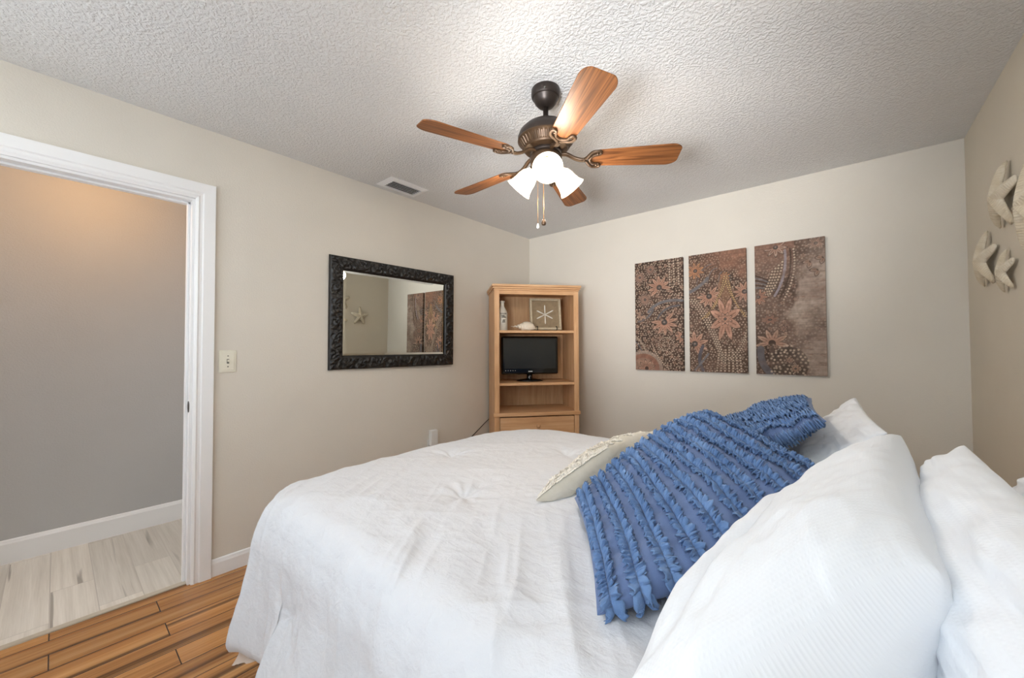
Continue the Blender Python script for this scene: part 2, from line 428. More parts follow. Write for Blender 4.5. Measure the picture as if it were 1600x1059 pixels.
# ================================================================== WALL FITTINGS
sw = tag(empty('light_switch', (XL, .631, 1.168)), 'ivory toggle light switch plate on the beige wall right of the doorway', 'light switch')
boxobj('cover_plate', (0, -.041, -.062), (.005, .041, .062), M['ivory'], sw, bevel=.002)
boxobj('inner_plate', (.005, -.030, -.049), (.008, .030, .049), M['ivory'], sw, bevel=.001)
boxobj('toggle_slot', (.008, -.0055, -.013), (.0085, .0055, .013), M['screw'], sw)
boxobj('toggle', (.008, -.004, -.003), (.019, .004, .009), M['ivory'], sw, bevel=.001)
for z in (-.030, .030):
    bm = bmesh.new(); lathe(bm, [(.0035, 0), (.0035, .001), (.002, .0015)], 12, Matrix.Translation((.008, 0, z)) @ Matrix.Rotation(PI/2, 4, 'Y')); bobj('screw', bm, M['screw'], sw)

ot = tag(empty('wall_outlet', (XL, 2.045, .420)), 'white power outlet low on the left wall just above the duvet edge', 'power outlet')
boxobj('cover_plate', (0, -.036, -.058), (.005, .036, .058), M['white_plastic'], ot, bevel=.002)
for z in (-.026, .026): boxobj('socket', (.005, -.016, z-.018), (.0075, .016, z+.018), M['ivory'], ot, bevel=.001)
ad = tag(empty('plug_adapter', (XL+.0076, 2.052, .492)), 'white box shaped plug-in adapter standing out from the low wall outlet', 'adapter')
boxobj('body', (0, -.034, -.062), (.040, .034, .066), M['white_plastic'], ad, bevel=.005)

vent = tag(empty('ceiling_vent', (-2.492, 1.672, ZC)), 'white louvred air vent in the ceiling by the left wall', 'air vent')
bm = bmesh.new()
ox, oy, ix, iy = .100, .162, .062, .122
pts = [[(-ox, -oy), (ox, -oy), (ox, oy), (-ox, oy)], [(-ix, -iy), (ix, -iy), (ix, iy), (-ix, iy)]]
lay = [(pts[0], 0), (pts[0], -.003), (pts[1], -.013), (pts[1], -.001)]
R = [[bm.verts.new((x, y, z)) for x, y in p] for p, z in lay]
for A, B in zip(R, R[1:]):
    for i in range(4): bm.faces.new((A[i], A[(i+1) % 4], B[(i+1) % 4], B[i]))
bobj('frame', bm, M['white_trim'], vent)
boxobj('duct_backing', (-ix, -iy, -.0012), (ix, iy, -.0004), M['duct'], vent)
for i in range(5):
    x = -ix + .013 + i*.0245
    bm = bmesh.new(); box(bm, (-.0008, -iy, -.011), (.0008, iy, .011), Matrix.Translation((x, 0, -.010)) @ Matrix.Rotation(-.95, 4, 'Y')); bobj('slat', bm, M['white_trim'], vent)

# ================================================================== MIRROR
MW, MH, FW = 1.068, .782, .096
mir = tag(empty('wall_mirror', (XL+.018, 1.722, 1.482), rot=(0, .013, -.022)), 'rectangular wall mirror in a carved black frame on the left wall', 'mirror')
# frame: local plane (y across, z up), +x out of wall
def carve(s, a, seedk=0):
    """s along the rail, a across (0..1) -> relief height"""
    L = .118; k = np.floor(s/L); cx = (s/L - k - .5)*L; sg = np.where(k % 2 == 0, 1, -1)
    cy = (a-.5)*FW + sg*.008
    r = np.hypot(cx, cy); th = np.arctan2(cy*sg, cx)
    spiral = np.cos(3*th + r*150)*np.exp(-(r/.045)**2)
    vine = np.exp(-((cy - sg*.028*np.cos(cx/L*2*PI))/.006)**2)
    leaf = np.cos(5*th - r*90)*np.clip(r/.04, 0, 1)*np.exp(-((r-.05)/.022)**2)
    n = vnoise(s*90+seedk, a*9)*.25
    return .5*spiral + .6*vine + .45*leaf + n
Vs = []; 
def rail(axis, sgn):
    Ln = MW if axis == 'y' else MH
    n, m = (340, 36) if axis == 'y' else (250, 36)
    s = np.linspace(0, 1, n)[:, None]*np.ones((1, m)); a = np.ones((n, 1))*np.linspace(0, 1, m)[None]
    half = Ln/2 - a*FW                      # mitred ends
    along = (s*2-1)*half
    out = (MH/2 if axis == 'y' else MW/2) - a*FW
    env = np.clip(np.minimum(a-.07, .90-a)*14, 0, 1)
    h = carve(along+2, a, sgn*5 + (3 if axis == 'y' else 0))
    base = .020 + .010*np.sin(np.clip(a, 0, 1)*PI)
    x = base + env*h*.0075
    x = np.where(a < .03, .012, x); x = np.where(a < .001, 0, x); x = np.where(a > .97, .010, x)
    P = np.zeros((n, m, 3)); P[..., 0] = x
    if axis == 'y': P[..., 1] = along; P[..., 2] = sgn*out
    else: P[..., 2] = along; P[..., 1] = sgn*out
    wear = np.clip(h*env-.35, 0, 1)[..., None]
    c = np.array(srgb(20, 19, 19)[:3])*(1-wear*.6) + np.array(srgb(92, 92, 90)[:3])*wear*.6
    return P, c
me_list = []
fr = None
for axis, sgn in (('y', 1), ('y', -1), ('z', 1), ('z', -1)):
    P, c = rail(axis, sgn); finish('frame_rail', grid_mesh('frame_rail', P, cols=c), M['carved'], mir, smooth=True)
boxobj('backing_board', (-.004, -MW/2+.004, -MH/2+.004), (.004, MW/2-.004, MH/2-.004), M['black'], mir)
bm = bmesh.new(); gy, gz = MW/2-FW+.002, MH/2-FW+.002; bvl = .018
o1 = [bm.verts.new((.0055, y*gy, z*gz)) for y, z in ((-1, -1), (1, -1), (1, 1), (-1, 1))]
i1 = [bm.verts.new((.0072, y*(gy-bvl), z*(gz-bvl))) for y, z in ((-1, -1), (1, -1), (1, 1), (-1, 1))]
for i in range(4): bm.faces.new((o1[i], o1[(i+1) % 4], i1[(i+1) % 4], i1[i]))
bm.faces.new(i1)
bobj('mirror_glass', bm, M['mirror'], mir)

# ================================================================== PAINTED CANVASES
CW, CH = .408, .945
def paint(kind):
    W_, H_ = 176, 400
    x = np.linspace(0, 1, W_)[None]*np.ones((H_, 1))*CW; y = np.ones((1, W_))*np.linspace(0, 1, H_)[:, None]*CH   # y down from top
    S = lambda r, g, b: np.array([r, g, b], float)
    dark, dot, petal, blue, rust, grey = S(50, 36, 30), S(190, 168, 146), S(186, 146, 124), S(100, 100, 106), S(132, 84, 66), S(166, 146, 132)
    img = np.ones((H_, W_, 3))*dark
    def put(mask, col, a=1.0):
        mk = np.clip(mask, 0, 1)[..., None]*a; img[:] = img*(1-mk) + col*mk
    sm = lambda d, w=.0014: np.clip(.5 - d/w/2, 0, 1)
    if kind == 1: put(np.clip(fbm(x*9, y*9)*.5+.25, 0, 1), S(84, 62, 52), .7)
    if kind == 2: put(np.clip(fbm(x*7+5, y*7)*.5+.6, 0, 1), S(96, 72, 60), .8)
    if kind == 3: put(np.clip(fbm(x*6+9, y*6)*.5+.6, 0, 1), S(112, 90, 78), .8)
    # fields of little blossoms everywhere, on a jittered lattice
    def field(cell, r, col, region=None, a=1.0, seed=0, ring=False, jit=.30):
        g = np.random.default_rng(seed); nx, ny = int(CW/cell)+2, int(CH/cell/.87)+3
        for j in range(ny):
            for i in range(nx):
                px = (i + .5*(j % 2) + g.uniform(-jit, jit))*cell; py = (j*.87 + g.uniform(-jit, jit))*cell
                if region is not None and not region(px, py): continue
                x0 = int(max(0, (px-2*r)/CW*W_)); x1 = int(min(W_, (px+2*r)/CW*W_+2)); y0 = int(max(0, (py-2*r)/CH*H_)); y1 = int(min(H_, (py+2*r)/CH*H_+2))
                if x1 <= x0 or y1 <= y0: continue
                dx = x[y0:y1, x0:x1]-px; dy = y[y0:y1, x0:x1]-py; rr = np.hypot(dx, dy); th = np.arctan2(dy, dx)
                rad = r*(.82+.22*np.cos(5*th+px*90)); mk = sm(rr-rad)
                if ring: mk = mk*(1-sm(rr-r*.35))
                mk = mk[..., None]*a; img[y0:y1, x0:x1] = img[y0:y1, x0:x1]*(1-mk) + (col*g.uniform(.85, 1.08))*mk
    def flower(cx, cy, R, n=9, a0=0, span=2*PI, col=petal, core=True, sx=1, sy=1, amt=1.0):
        dx = (x-cx)/sx; dy = (y-cy)/sy; rr = np.hypot(dx, dy); th = np.arctan2(dy, dx)-a0
        ph = (th*n/(2*PI)) % 1 - .5; inside = np.abs(((th+PI) % (2*PI))-PI) <= span/2
        wd = np.clip(1-np.abs(ph)*2, 0, 1); edge = R*(.34+.66*wd**.75)
        put(sm(rr-edge-.006)*inside, dark, amt)
        shade = np.clip(rr/R, 0, 1)[..., None]
        c = rust*(1-shade)*.7 + col*(shade*.7+.3) + col*.05
        mk = (sm(rr-edge)*inside*(rr > R*.22))[..., None]*amt; img[:] = img*(1-mk)+c*mk
        put(sm(np.abs(ph)*rr*2*PI/n-.0022)*(rr > R*.35)*(rr < R*.72)*inside, rust*.75, .8*amt)
        if core: put(sm(rr-R*.20), blue*.6, .7*amt); put(sm(rr-R*.08), dot, .5*amt)
    def chain(pts, r, gap, col=dot, a=1.0):
        P = [np.array(p) for p in pts]; d = 0
        for A, B in zip(P, P[1:]):
            Ln = np.hypot(*(B-A)); 
            while d < Ln:
                q = A+(B-A)*d/Ln; rr = np.hypot(x-q[0], y-q[1]); put(sm(rr-r*1.45), dark, .8*a); put(sm(rr-r), col, a); d += gap
            d -= Ln
    def bez(p0, p1, p2, n=24):
        t = np.linspace(0, 1, n)[:, None]; return ((1-t)**2*np.array(p0)+2*t*(1-t)*np.array(p1)+t*t*np.array(p2)).tolist()
    def stroke(pts, wd, col, a=1.0):
        for A, B in zip(pts, pts[1:]):
            A = np.array(A); B = np.array(B); v = B-A; t = np.clip(((x-A[0])*v[0]+(y-A[1])*v[1])/max(v@v, 1e-9), 0, 1)
            d = np.hypot(x-A[0]-t*v[0], y-A[1]-t*v[1]); put(sm(d-wd), col, a)
    def spiral(cx, cy, R, turns=2.3):
        t = np.linspace(.15, 1, 60); chain([(cx+R*a*math.cos(2*PI*turns*a), cy+R*a*math.sin(2*PI*turns*a)) for a in t], .0060, .0165)
    if kind == 1:
        field(.0225, .0066, dot, seed=1); field(.060, .0150, petal*.92, seed=2, ring=True, a=.9)
        flower(.045, .13, .055, 14, col=grey); flower(.14, .07, .05, 14, col=grey*.9); flower(.09, .33, .058, 16, col=grey)
        stroke(bez((.40, .36), (.2, .33), (.12, .44)), .011, blue); stroke(bez((.38, .40), (.25, .40), (.2, .50)), .008, blue*.8)
        stroke(bez((.03, .52), (.13, .50), (.16, .42)), .008, blue*.9)
        flower(.215, .235, .104, 11, a0=-1.9, span=4.6); flower(.255, .535, .114, 11, a0=1.2, span=4.7)
        flower(.06, .46, .055, 7, a0=2.2, span=3.4, col=dot)
        flower(.40, .66, .06, 9, a0=3, span=3.2); spiral(.26, .73, .085)
        stroke(bez((.0, .66), (.06, .68), (.10, .80)), .006, dot*.8); stroke(bez((.0, .70), (.04, .72), (.07, .82)), .004, blue)
        for k, r_ in enumerate((.17, .14, .10)): put(sm(np.hypot(x-.07, (y-.93)*1.1)-r_), (grey, rust, petal*.8)[k], .85)
        flower(.10, .93, .075, 9, col=petal*.9, core=False)
        for xx in (.30, .335, .372): chain([(xx, .0), (xx+.005, .22)], .008, .022)
        chain(bez((.15, .72), (.20, .86), (.30, .94)), .0065, .018)
    if kind == 2:
        field(.0215, .0062, dot*.92, seed=4); field(.075, .013, petal, seed=5, ring=True, a=.6)
        put(np.clip(1.25-y*5.5+fbm(x*10, y*10)*.5, 0, 1)*np.clip(x*6-.2, .25, 1), S(140, 96, 76), .85)
        for k in range(7): stroke(bez((.06+.04*k, .24), (.09+.035*k, .10+.01*k), (.17+.02*k, .09+.02*k)), .0028, dark if k % 2 else blue, .7)
        flower(.05, .13, .07, 9, col=S(178, 126, 86)); flower(.265, .20, .038, 8, col=S(176, 124, 86))
        put(sm(np.hypot((x-.26), (y-.30)*.35)-.045), S(150, 108, 80), .6)
        flower(.15, .345, .094, 11, a0=1.1, span=5); flower(.395, .33, .08, 11, a0=2.9, span=4.6)
        stroke(bez((.0, .30), (.08, .27), (.14, .20)), .012, blue, .9)
        for o in (0, .022, .044): chain(bez((.0+o, .36), (.13+o, .50), (.25+o*.4, .90)), .0072, .0205)
        for o in (0, .02): chain(bez((.26+o, .20), (.22, .42), (.10+o, .52)), .0058, .0165, S(196, 160, 110))
        for o in (0, .02): chain(bez((.27+o, .24), (.32, .42), (.40, .50+o)), .0058, .0165, S(196, 160, 110))
        for k in range(7): chain([(.20+.028*k, .93), (.215+.024*k, .74+.02*abs(k-3))], .0072, .020)
        for o in (0, .022): chain(bez((.28+o, .84), (.36+o, .78), (.40, .64+o)), .0062, .018)
        flower(.262, .53, .128, 8, a0=PI/2, sx=.88, sy=1.38, col=S(186, 142, 120))
        flower(.262, .53, .05, 8, a0=0, col=S(190, 150, 128)); flower(.04, .72, .104, 9, a0=-.6, span=4.4)
        stroke(bez((.10, .93), (.05, .85), (.10, .74)), .012, S(74, 74, 84)); stroke(bez((.14, .80), (.10, .86), (.04, .93)), .007, blue)
    if kind == 3:
        field(.024, .007, grey*.96, seed=7, a=.75); field(.07, .014, petal, seed=8, ring=True, a=.55)
        put(np.clip(1.1-y*4.5, 0, 1)*(x < .24), S(136, 98, 82), .75)
        for k in range(6): stroke(bez((0, .22+.018*k), (.05, .24+.014*k), (.12, .29+.01*k)), .004, blue if k % 2 else dark, .8)
        for o in (0, .022, .042, .062): chain(bez((.17-o, .14+o), (.16-o, .26), (.08-o*.6, .38)), .0075, .0215)
        stroke(bez((.185, .06), (.20, .24), (.12, .38)), .0075, S(140, 132, 140)); stroke(bez((.215, .05), (.235, .24), (.15, .40)), .005, dark, .7)
        chain(bez((.235, .06), (.26, .24), (.17, .42)), .007, .02)
        flower(.02, .38, .06, 9, a0=.4, span=3.6, col=S(176, 130, 108)); flower(.13, .03, .07, 9, a0=1.2, span=3.6, col=grey); flower(.36, .04, .05, 9, col=grey*.9)
        flower(.09, .55, .06, 8, sy=.6, col=S(164, 126, 108), amt=.7)
        # worn plaster over the right half
        wear = np.clip((x-.20+fbm(x*7, y*5)*.10)/.08, 0, 1)*np.clip((y-.02)/.2, .5, 1); wear *= .62+.32*fbm(x*5+3, y*5)
        wear = np.clip(wear*1.35, 0, .95); put(wear, S(160, 142, 130)*1.0); put(np.clip(fbm(x*28, y*70)*.9-.35, 0, 1)*wear, S(104, 76, 62), .7)
        put(np.clip(fbm(x*4+2, y*4+1)-.1, 0, 1)*wear, S(176, 160, 146), .8)
        for (a, b) in ((.33, .16), (.37, .22), (.40, .14)): flower(a, b, .045, 5, a0=2.5, span=2.6, col=S(178, 158, 142), core=False, amt=.7)
        flower(.10, .72, .105, 9, a0=-PI/2, span=4.0, col=S(176, 146, 126), core=False, amt=.95)
        stroke(bez((.10, .76), (.08, .84), (.12, .94)), .012, S(78, 62, 54)); stroke(bez((.03, .76), (.02, .88), (.10, .95)), .022, S(82, 80, 86))
        put(sm(np.hypot((x-.20), (y-.87)*.9)-.11)*(1-wear*.2)*(x > .1), S(52, 44, 40), .7)
        field(.026, .0085, dot, lambda a, b: math.hypot(a-.19, (b-.87)*.9) < .12 and a > .09, seed=9)
        flower(.20, .84, .024, 6, col=dot); flower(.235, .90, .034, 9, col=dot); flower(.17, .62, .024, 6, col=grey)
        put((np.abs((x*130) % 1-.5) > .42)*wear, S(140, 120, 108), .25)
    # woven / distressed break-up shared by the three
    img *= (1+.10*fbm(x*60, y*60, 2)[..., None]); img *= (1+.06*fbm(x*3, y*200, 2)[..., None])
    put(np.clip(fbm(x*5+40, y*22+kind)*.8-.2, 0, 1), S(120, 92, 80), .5)
    img = img*.76 + S(146, 130, 116)*.24
    a = np.clip(img, 0, 255)/255
    return np.where(a <= .04045, a/12.92, ((a+.055)/1.055)**2.4)
labels = ['darkest left canvas print of dense peach flowers and white dots', 'middle canvas print with a long star shaped pink blossom', 'right canvas print, worn bare plaster look on its right half']
for k, cx in enumerate((-1.221, -.764, -.300)):
    col = paint(k+1)[::-1]
    H_, W_ = col.shape[:2]
    cv = tag(empty('wall_canvas', (cx, YB, 1.512)), labels[k] + ', on the back wall', 'canvas print', 'three canvas prints in a row')
    X = np.linspace(-CW/2, CW/2, W_); Z = np.linspace(-CH/2, CH/2, H_)
    P = np.zeros((H_+2, W_+2, 3)); P[1:-1, 1:-1, 0] = X[None]; P[1:-1, 1:-1, 2] = Z[:, None]; P[1:-1, 1:-1, 1] = -.034
    P[0] = P[1]; P[-1] = P[-2]; P[:, 0] = P[:, 1]; P[:, -1] = P[:, -2]
    P[0, :, 1] = P[-1, :, 1] = -.001; P[:, 0, 1] = P[:, -1, 1] = -.001
    P[0, 1:-1, 0] = X; P[-1, 1:-1, 0] = X; P[0, 0] = (-CW/2, -.001, -CH/2); P[0, -1] = (CW/2, -.001, -CH/2); P[-1, 0] = (-CW/2, -.001, CH/2); P[-1, -1] = (CW/2, -.001, CH/2)
    cc = np.zeros((H_+2, W_+2, 3)); cc[1:-1, 1:-1] = col; cc[0] = cc[1]*.6; cc[-1] = cc[-2]*.6; cc[:, 0] = cc[:, 1]*.6; cc[:, -1] = cc[:, -2]*.6
    finish('printed_canvas', grid_mesh('printed_canvas', P, cols=cc), M['canvas'], cv)
    bm = bmesh.new()
    for lo, hi in (((-CW/2+.003, -.03, -CH/2+.003), (-CW/2+.03, -.002, CH/2-.003)), ((CW/2-.03, -.03, -CH/2+.003), (CW/2-.003, -.002, CH/2-.003)),
                   ((-CW/2+.03, -.03, CH/2-.03), (CW/2-.03, -.002, CH/2-.003)), ((-CW/2+.03, -.03, -CH/2+.003), (CW/2-.03, -.002, -CH/2+.03))): box(bm, lo, hi)
    bobj('stretcher_frame', bm, M['whitewash'], cv)

# ================================================================== STARFISH on the right wall
def starfish(loc, R, rot, label, bend=.30, wid=.20):
    """local: xy plane = wall plane, +z out of the wall; arms arch away from the centre"""
    n, m = 200, 24; th = np.linspace(0, 2*PI, n, endpoint=False)[:, None]; t = np.linspace(0, 1, m)[None]
    ph = ((th*5/(2*PI)) % 1 - .5)*2*PI/5           # -36..36 deg around each arm axis (axis at ph=0)
    half = wid*R*.80; sn = np.abs(np.sin(ph)); cs = np.cos(ph)
    rad = half/(sn + .45*half*cs/R)                        # straight sides that taper to the tip
    rad = 1/((1/R)**7 + (1/rad)**7)**(1/7)
    r = rad*t; arm = r*cs; side = r*sn/(half*(1-.45*arm/R)+1e-6)
    dome = np.sqrt(np.clip(1-np.minimum(side, 1)**2, 0, 1))*np.sqrt(np.clip(1-(arm/R)**6, 0, 1))
    top = R*(.08+.09*(1-arm/R))*dome + R*.045*np.clip(1-side*2.5, 0, 1)*np.sqrt(np.clip(1-t**4, 0, 1))
    lift = R*bend*np.clip(1-(arm/R)**1.6, 0, 1) + .008
    jig = 1+.04*vnoise(th*6/PI+R*50, t*4)
    P = np.zeros((n, m, 3)); P[..., 0] = r*np.cos(th)*jig; P[..., 1] = r*np.sin(th)*jig; P[..., 2] = lift+top
    Q = P[:, ::-1].copy(); Q[..., 2] = (lift - R*.03*np.sqrt(np.clip(1-t**3, 0, 1)))[:, ::-1]
    V = np.concatenate([P, Q[:, 1:]], 1)
    me = grid_mesh('starfish', V, wrap=True)
    o = finish('starfish', me, M['starfish'], None, smooth=True)
    bmx = bmesh.new(); bmx.from_mesh(me); bmesh.ops.remove_doubles(bmx, verts=bmx.verts, dist=1e-5); bmesh.ops.recalc_face_normals(bmx, faces=bmx.faces); bmx.to_mesh(me); bmx.free()
    # wall plane basis: local x -> -y world, local y -> +z world, local z -> -x world
    B = Matrix(((0, 0, -1), (-1, 0, 0), (0, 1, 0)))
    o.matrix_world = Matrix.Translation(loc) @ B.to_4x4() @ Matrix.Rotation(rot, 4, 'Z')
    return tag(o, label, 'starfish', 'starfish hung on the right wall')
a18 = PI/2 - 2*PI/10*1   # arms sit at ph=0: th = 36+72k deg
starfish((XR-.001, 2.615, 1.875), .152, a18-.1, 'ribbed cream starfish on the right wall, upper of the two nearest the corner', .15, .30)
starfish((XR-.001, 2.915, 1.650), .145, a18+.02, 'ribbed cream starfish nearest the wall corner, left of the small one', .15, .30)
starfish((XR-.001, 2.630, 1.556), .100, a18+.06, 'smallest smooth starfish, low on the right wall', .17, .32)
starfish((XR-.001, 2.215, 1.735), .210, a18+.15, 'largest pale starfish, cut by the right edge of the photo', .12, .30)

# ================================================================== CORNER CABINET
AL = .698; CWD, CDP, CTOP = .752, .445, 1.785
BLc = Vector((-2.622, 2.723, 0)); 
# local frame: x along the front (left to right), y = back, z up; origin front-left floor
FLc = Vector((-2.281, 2.437, 0))
cab = tag(empty('bookcase_cabinet', FLc, PI/2-AL), 'light oak bookcase with open shelves and drawers standing across the room corner', 'cabinet')
ST = .036; PT = .018; LEDGE = .668
boxobj('side_panel', (0, .018, 0), (PT, CDP, CTOP-.03), M['pine_v'], cab)
boxobj('side_panel', (CWD-PT, .018, 0), (CWD, CDP, CTOP-.03), M['pine_v'], cab)
boxobj('back_panel', (PT, CDP-.010, .02), (CWD-PT, CDP-.002, CTOP-.04), M['pine_back'], cab)
boxobj('stile', (0, 0, 0), (ST+.008, .018, CTOP-.03), M['pine_v'], cab, bevel=.003)
boxobj('stile', (CWD-ST-.008, 0, 0), (CWD, .018, CTOP-.03), M['pine_v'], cab, bevel=.003)
bm = bmesh.new()
box(bm, (PT, .004, CTOP-.085), (CWD-PT, .018, CTOP-.03)); box(bm, (-.004, -.006, CTOP-.052), (CWD+.004, CDP, CTOP-.038)); box(bm, (-.014, -.014, CTOP-.037), (CWD+.014, CDP+.0, CTOP-.022)); box(bm, (-.020, -.022, CTOP-.021), (CWD+.020, CDP, CTOP))
bobj('crown_moulding', bm, M['pine_h'], cab, bevel=.004)
for z in (1.388, .933):
    boxobj('shelf', (PT, .006, z-.022), (CWD-PT, CDP-.010, z), M['pine_h'], cab, bevel=.002)
bm = bmesh.new(); box(bm, (PT, .018, LEDGE-.005), (CWD-PT, CDP-.01, LEDGE+.012)); box(bm, (-.010, -.012, LEDGE-.020), (CWD+.010, .018, LEDGE+.012))
bobj('ledge', bm, M['pine_h'], cab, bevel=.004)
dh = .148; z = LEDGE-.026
for k in range(4):
    z1 = z-.004; z0 = max(z1-dh, .06)
    d = boxobj('drawer', (ST+.012, -.004, z0), (CWD-ST-.012, .30, z1), M['pine_h'], cab, bevel=.004)
    bm = bmesh.new(); lathe(bm, [(.008, 0), (.008, .008), (.017, .014), (.018, .020), (.013, .026), (.001, .028)], 20, Matrix.Translation((CWD/2, -.004, (z0+z1)/2)) @ Matrix.Rotation(PI/2, 4, 'X'))
    bobj('knob', bm, M['pine_h'], d, smooth=True)
    z = z0-.002
boxobj('plinth', (ST, .012, 0), (CWD-ST, .03, .075), M['pine_h'], cab)
cabM = Matrix.Translation(FLc) @ Matrix.Rotation(PI/2-AL, 4, 'Z')
def on_cab(x, y, z): return cabM @ Vector((x, y, z))
RZ = PI/2-AL

# television
tv = tag(empty('television', on_cab(.350, .17, .9335), RZ+.02), 'small black flat television standing on the middle shelf', 'television')
tw, th_, tz = .530, .345, .062
bm = bmesh.new()
ow = [(-tw/2, tz), (tw/2, tz), (tw/2, tz+th_), (-tw/2, tz+th_)]
box(bm, (-tw/2, .0, tz), (tw/2, .045, tz+th_)); bobj('housing', bm, M['gloss_black'], tv, bevel=.014)
boxobj('rear_bulge', (-.17, .045, tz+.06), (.17, .085, tz+th_-.05), M['black'], tv, bevel=.02)
boxobj('screen', (-tw/2+.026, -.0015, tz+.052), (tw/2-.026, .004, tz+th_-.026), M['screen'], tv)
bm = bmesh.new()
for i, (a, b) in enumerate(((-.018, -.010), (-.007, -.003), (.0, .006), (.009, .018))): box(bm, (a, -.0012, tz+.022), (b, .001, tz+.031))
bobj('emblem', bm, M['white_plastic'], tv)
bm = bmesh.new()
for i in range(5): box(bm, (-.232+i*.022, -.0012, tz+.034), (-.224+i*.022, .001, tz+.037))
bobj('button_marks', bm, M['white_plastic'], tv)
bm = bmesh.new(); lathe(bm, [(.030, 0), (.026, .03), (.024, .075)], 24, Matrix.Translation((0, .04, 0))); bobj('neck', bm, M['gloss_black'], tv, smooth=True)
bm = bmesh.new(); lathe(bm, [(.001, 0), (.105, 0), (.108, .006), (.085, .014), (.030, .022)], 48, Matrix.Translation((0, .03, 0)) @ Matrix.Diagonal((1.15, .85, 1, 1)), cap=False); bobj('base', bm, M['gloss_black'], tv, smooth=True)

# bottle
bt = tag(empty('ceramic_bottle', on_cab(.086, .12, 1.3885), RZ), 'white ceramic bottle with dark script on the top shelf', 'bottle')
bm = bmesh.new(); lathe(bm, [(.001, 0), (.040, 0), (.045, .006), (.045, .150), (.040, .175), (.026, .200), (.018, .215), (.0165, .250), (.022, .254), (.022, .264), (.015, .266), (.013, .220), (.001, .215)], 40, cap=False)
bobj('body', bm, M['ceramic'], bt, smooth=True)
# squiggled script, wrapped on the body
bm = bmesh.new()
for row, (a0, a1, zz) in enumerate(((-.55, .75, .150), (-.35, .30, .132), (-.30, .65, .118), (-.05, .45, .092), (-.15, .42, .077))):
    pts = []
    for i in range(46):
        t = i/45; a = -PI/2 + a0 + (a1-a0)*t; q = zz + .006*math.sin(t*(a1-a0)*38+row) + .003*math.sin(t*71+row*2)
        rr = .0455 if q < .150 else .0455-(q-.150)*.12
        pts.append((rr*math.cos(a), rr*math.sin(a), q))
    tube(bm, pts, .0011, 5)
bobj('script_lettering', bm, M['ink'], bt)

# conch shell
sh = tag(empty('conch_shell', on_cab(.238, .11, 1.3885), RZ+.1), 'cream spiral conch shell lying beside the white bottle', 'seashell')
n, m = 260, 22
t = np.linspace(0, 1, n)[:, None]; a = np.linspace(0, 2*PI, m)[None]
turn = 2*PI*4.6*t; gr = .0025+.033*t**1.7            # tube radius along the coil
cr = gr*.85                                          # coil radius
ax_ = .150*t**1.02 - .078
Y = cr*np.cos(turn) + gr*np.cos(a)*np.cos(turn); Zz = cr*np.sin(turn) + gr*np.cos(a)*np.sin(turn); X = ax_ + gr*np.sin(a)*1.25
V = np.stack([X, Y*.75, Zz*.80], -1); 
V[..., 2] += .0375
tail = np.clip((t-.80)/.2, 0, 1)
V[..., 0] += .030*tail*np.clip(np.sin(a), 0, 1); V[..., 2] = np.maximum(V[..., 2], .0005)
finish('shell_body', grid_mesh('shell_body', V), M['shell'], sh, smooth=True)
bm = bmesh.new(); lathe(bm, [(.022, 0), (.019, .02), (.008, .05), (.001, .066)], 18, Matrix.Translation((.038, 0, .020)) @ Matrix.Rotation(PI/2+.22, 4, 'Y') @ Matrix.Diagonal((.8, .8, 1, 1)))
bobj('siphon_tip', bm, M['shell'], sh, smooth=True)

# framed star picture on its easel
pf = tag(empty('shadow_box_frame', on_cab(.496, .150, 1.3985+.004), RZ), 'square pale wood shadow box frame holding a white six-armed star', 'picture frame')
TI = Matrix.Rotation(-.14, 4, 'X')
fs, fb = .292, .020
bm = bmesh.new()
for lo, hi in (((-fs/2, 0, 0), (-fs/2+fb, .032, fs)), ((fs/2-fb, 0, 0), (fs/2, .032, fs)), ((-fs/2+fb, 0, 0), (fs/2-fb, .032, fb)), ((-fs/2+fb, 0, fs-fb), (fs/2-fb, .032, fs))): box(bm, lo, hi, TI)
bobj('frame', bm, M['whitewash'], pf, bevel=.0015)
bm = bmesh.new(); box(bm, (-fs/2+fb, .020, fb), (fs/2-fb, .028, fs-fb), TI); bobj('backing_card', bm, M['beach_card'], pf)
bm = bmesh.new()
for k in range(6):
    an = PI/2 + k*PI/3 + (0, .08, -.06, 0, .05, -.05)[k]; L = (.090, .085, .088, .088, .080, .090)[k]
    mt = TI @ Matrix.Translation((-.003, .016, fs/2-.003)) @ Matrix.Rotation(-an, 4, 'Y') @ Matrix.Rotation(PI/2, 4, 'Y')
    lathe(bm, [(.0035, .004), (.0055, L*.5), (.0060, L*.85), (.003, L)], 10, mt)
bobj('white_star', bm, M['starwhite'], pf, smooth=True)
ez = tag(empty('display_easel', on_cab(.496, .150, 1.3885), RZ), 'small black wire easel under the square shadow box frame', 'easel')
for s in (-1, 1):
    bm = bmesh.new(); x = s*.090
    pts = [(x, .085, .0035), (x, .02, .0055), (x, -.018, .006)] + [(x, -.018-.017*math.sin(q), .024-.018*math.cos(q)) for q in np.linspace(.3, 2.9, 8)] + [(x, -.011, .042), (x, -.007, .036)]
    tube(bm, pts, .0033, 8); bobj('hook_leg', bm, M['black'], ez, smooth=True)
bm = bmesh.new(); tube(bm, [(-.092, .018, .0055), (.092, .018, .0055)], .003, 8); tube(bm, [(0, .085, .0035), (0, .095, .12), (0, .075, .22)], .003, 8); tube(bm, [(-.09, .084, .0035), (.09, .084, .0035)], .003, 8); bobj('crossbar', bm, M['black'], ez, smooth=True)

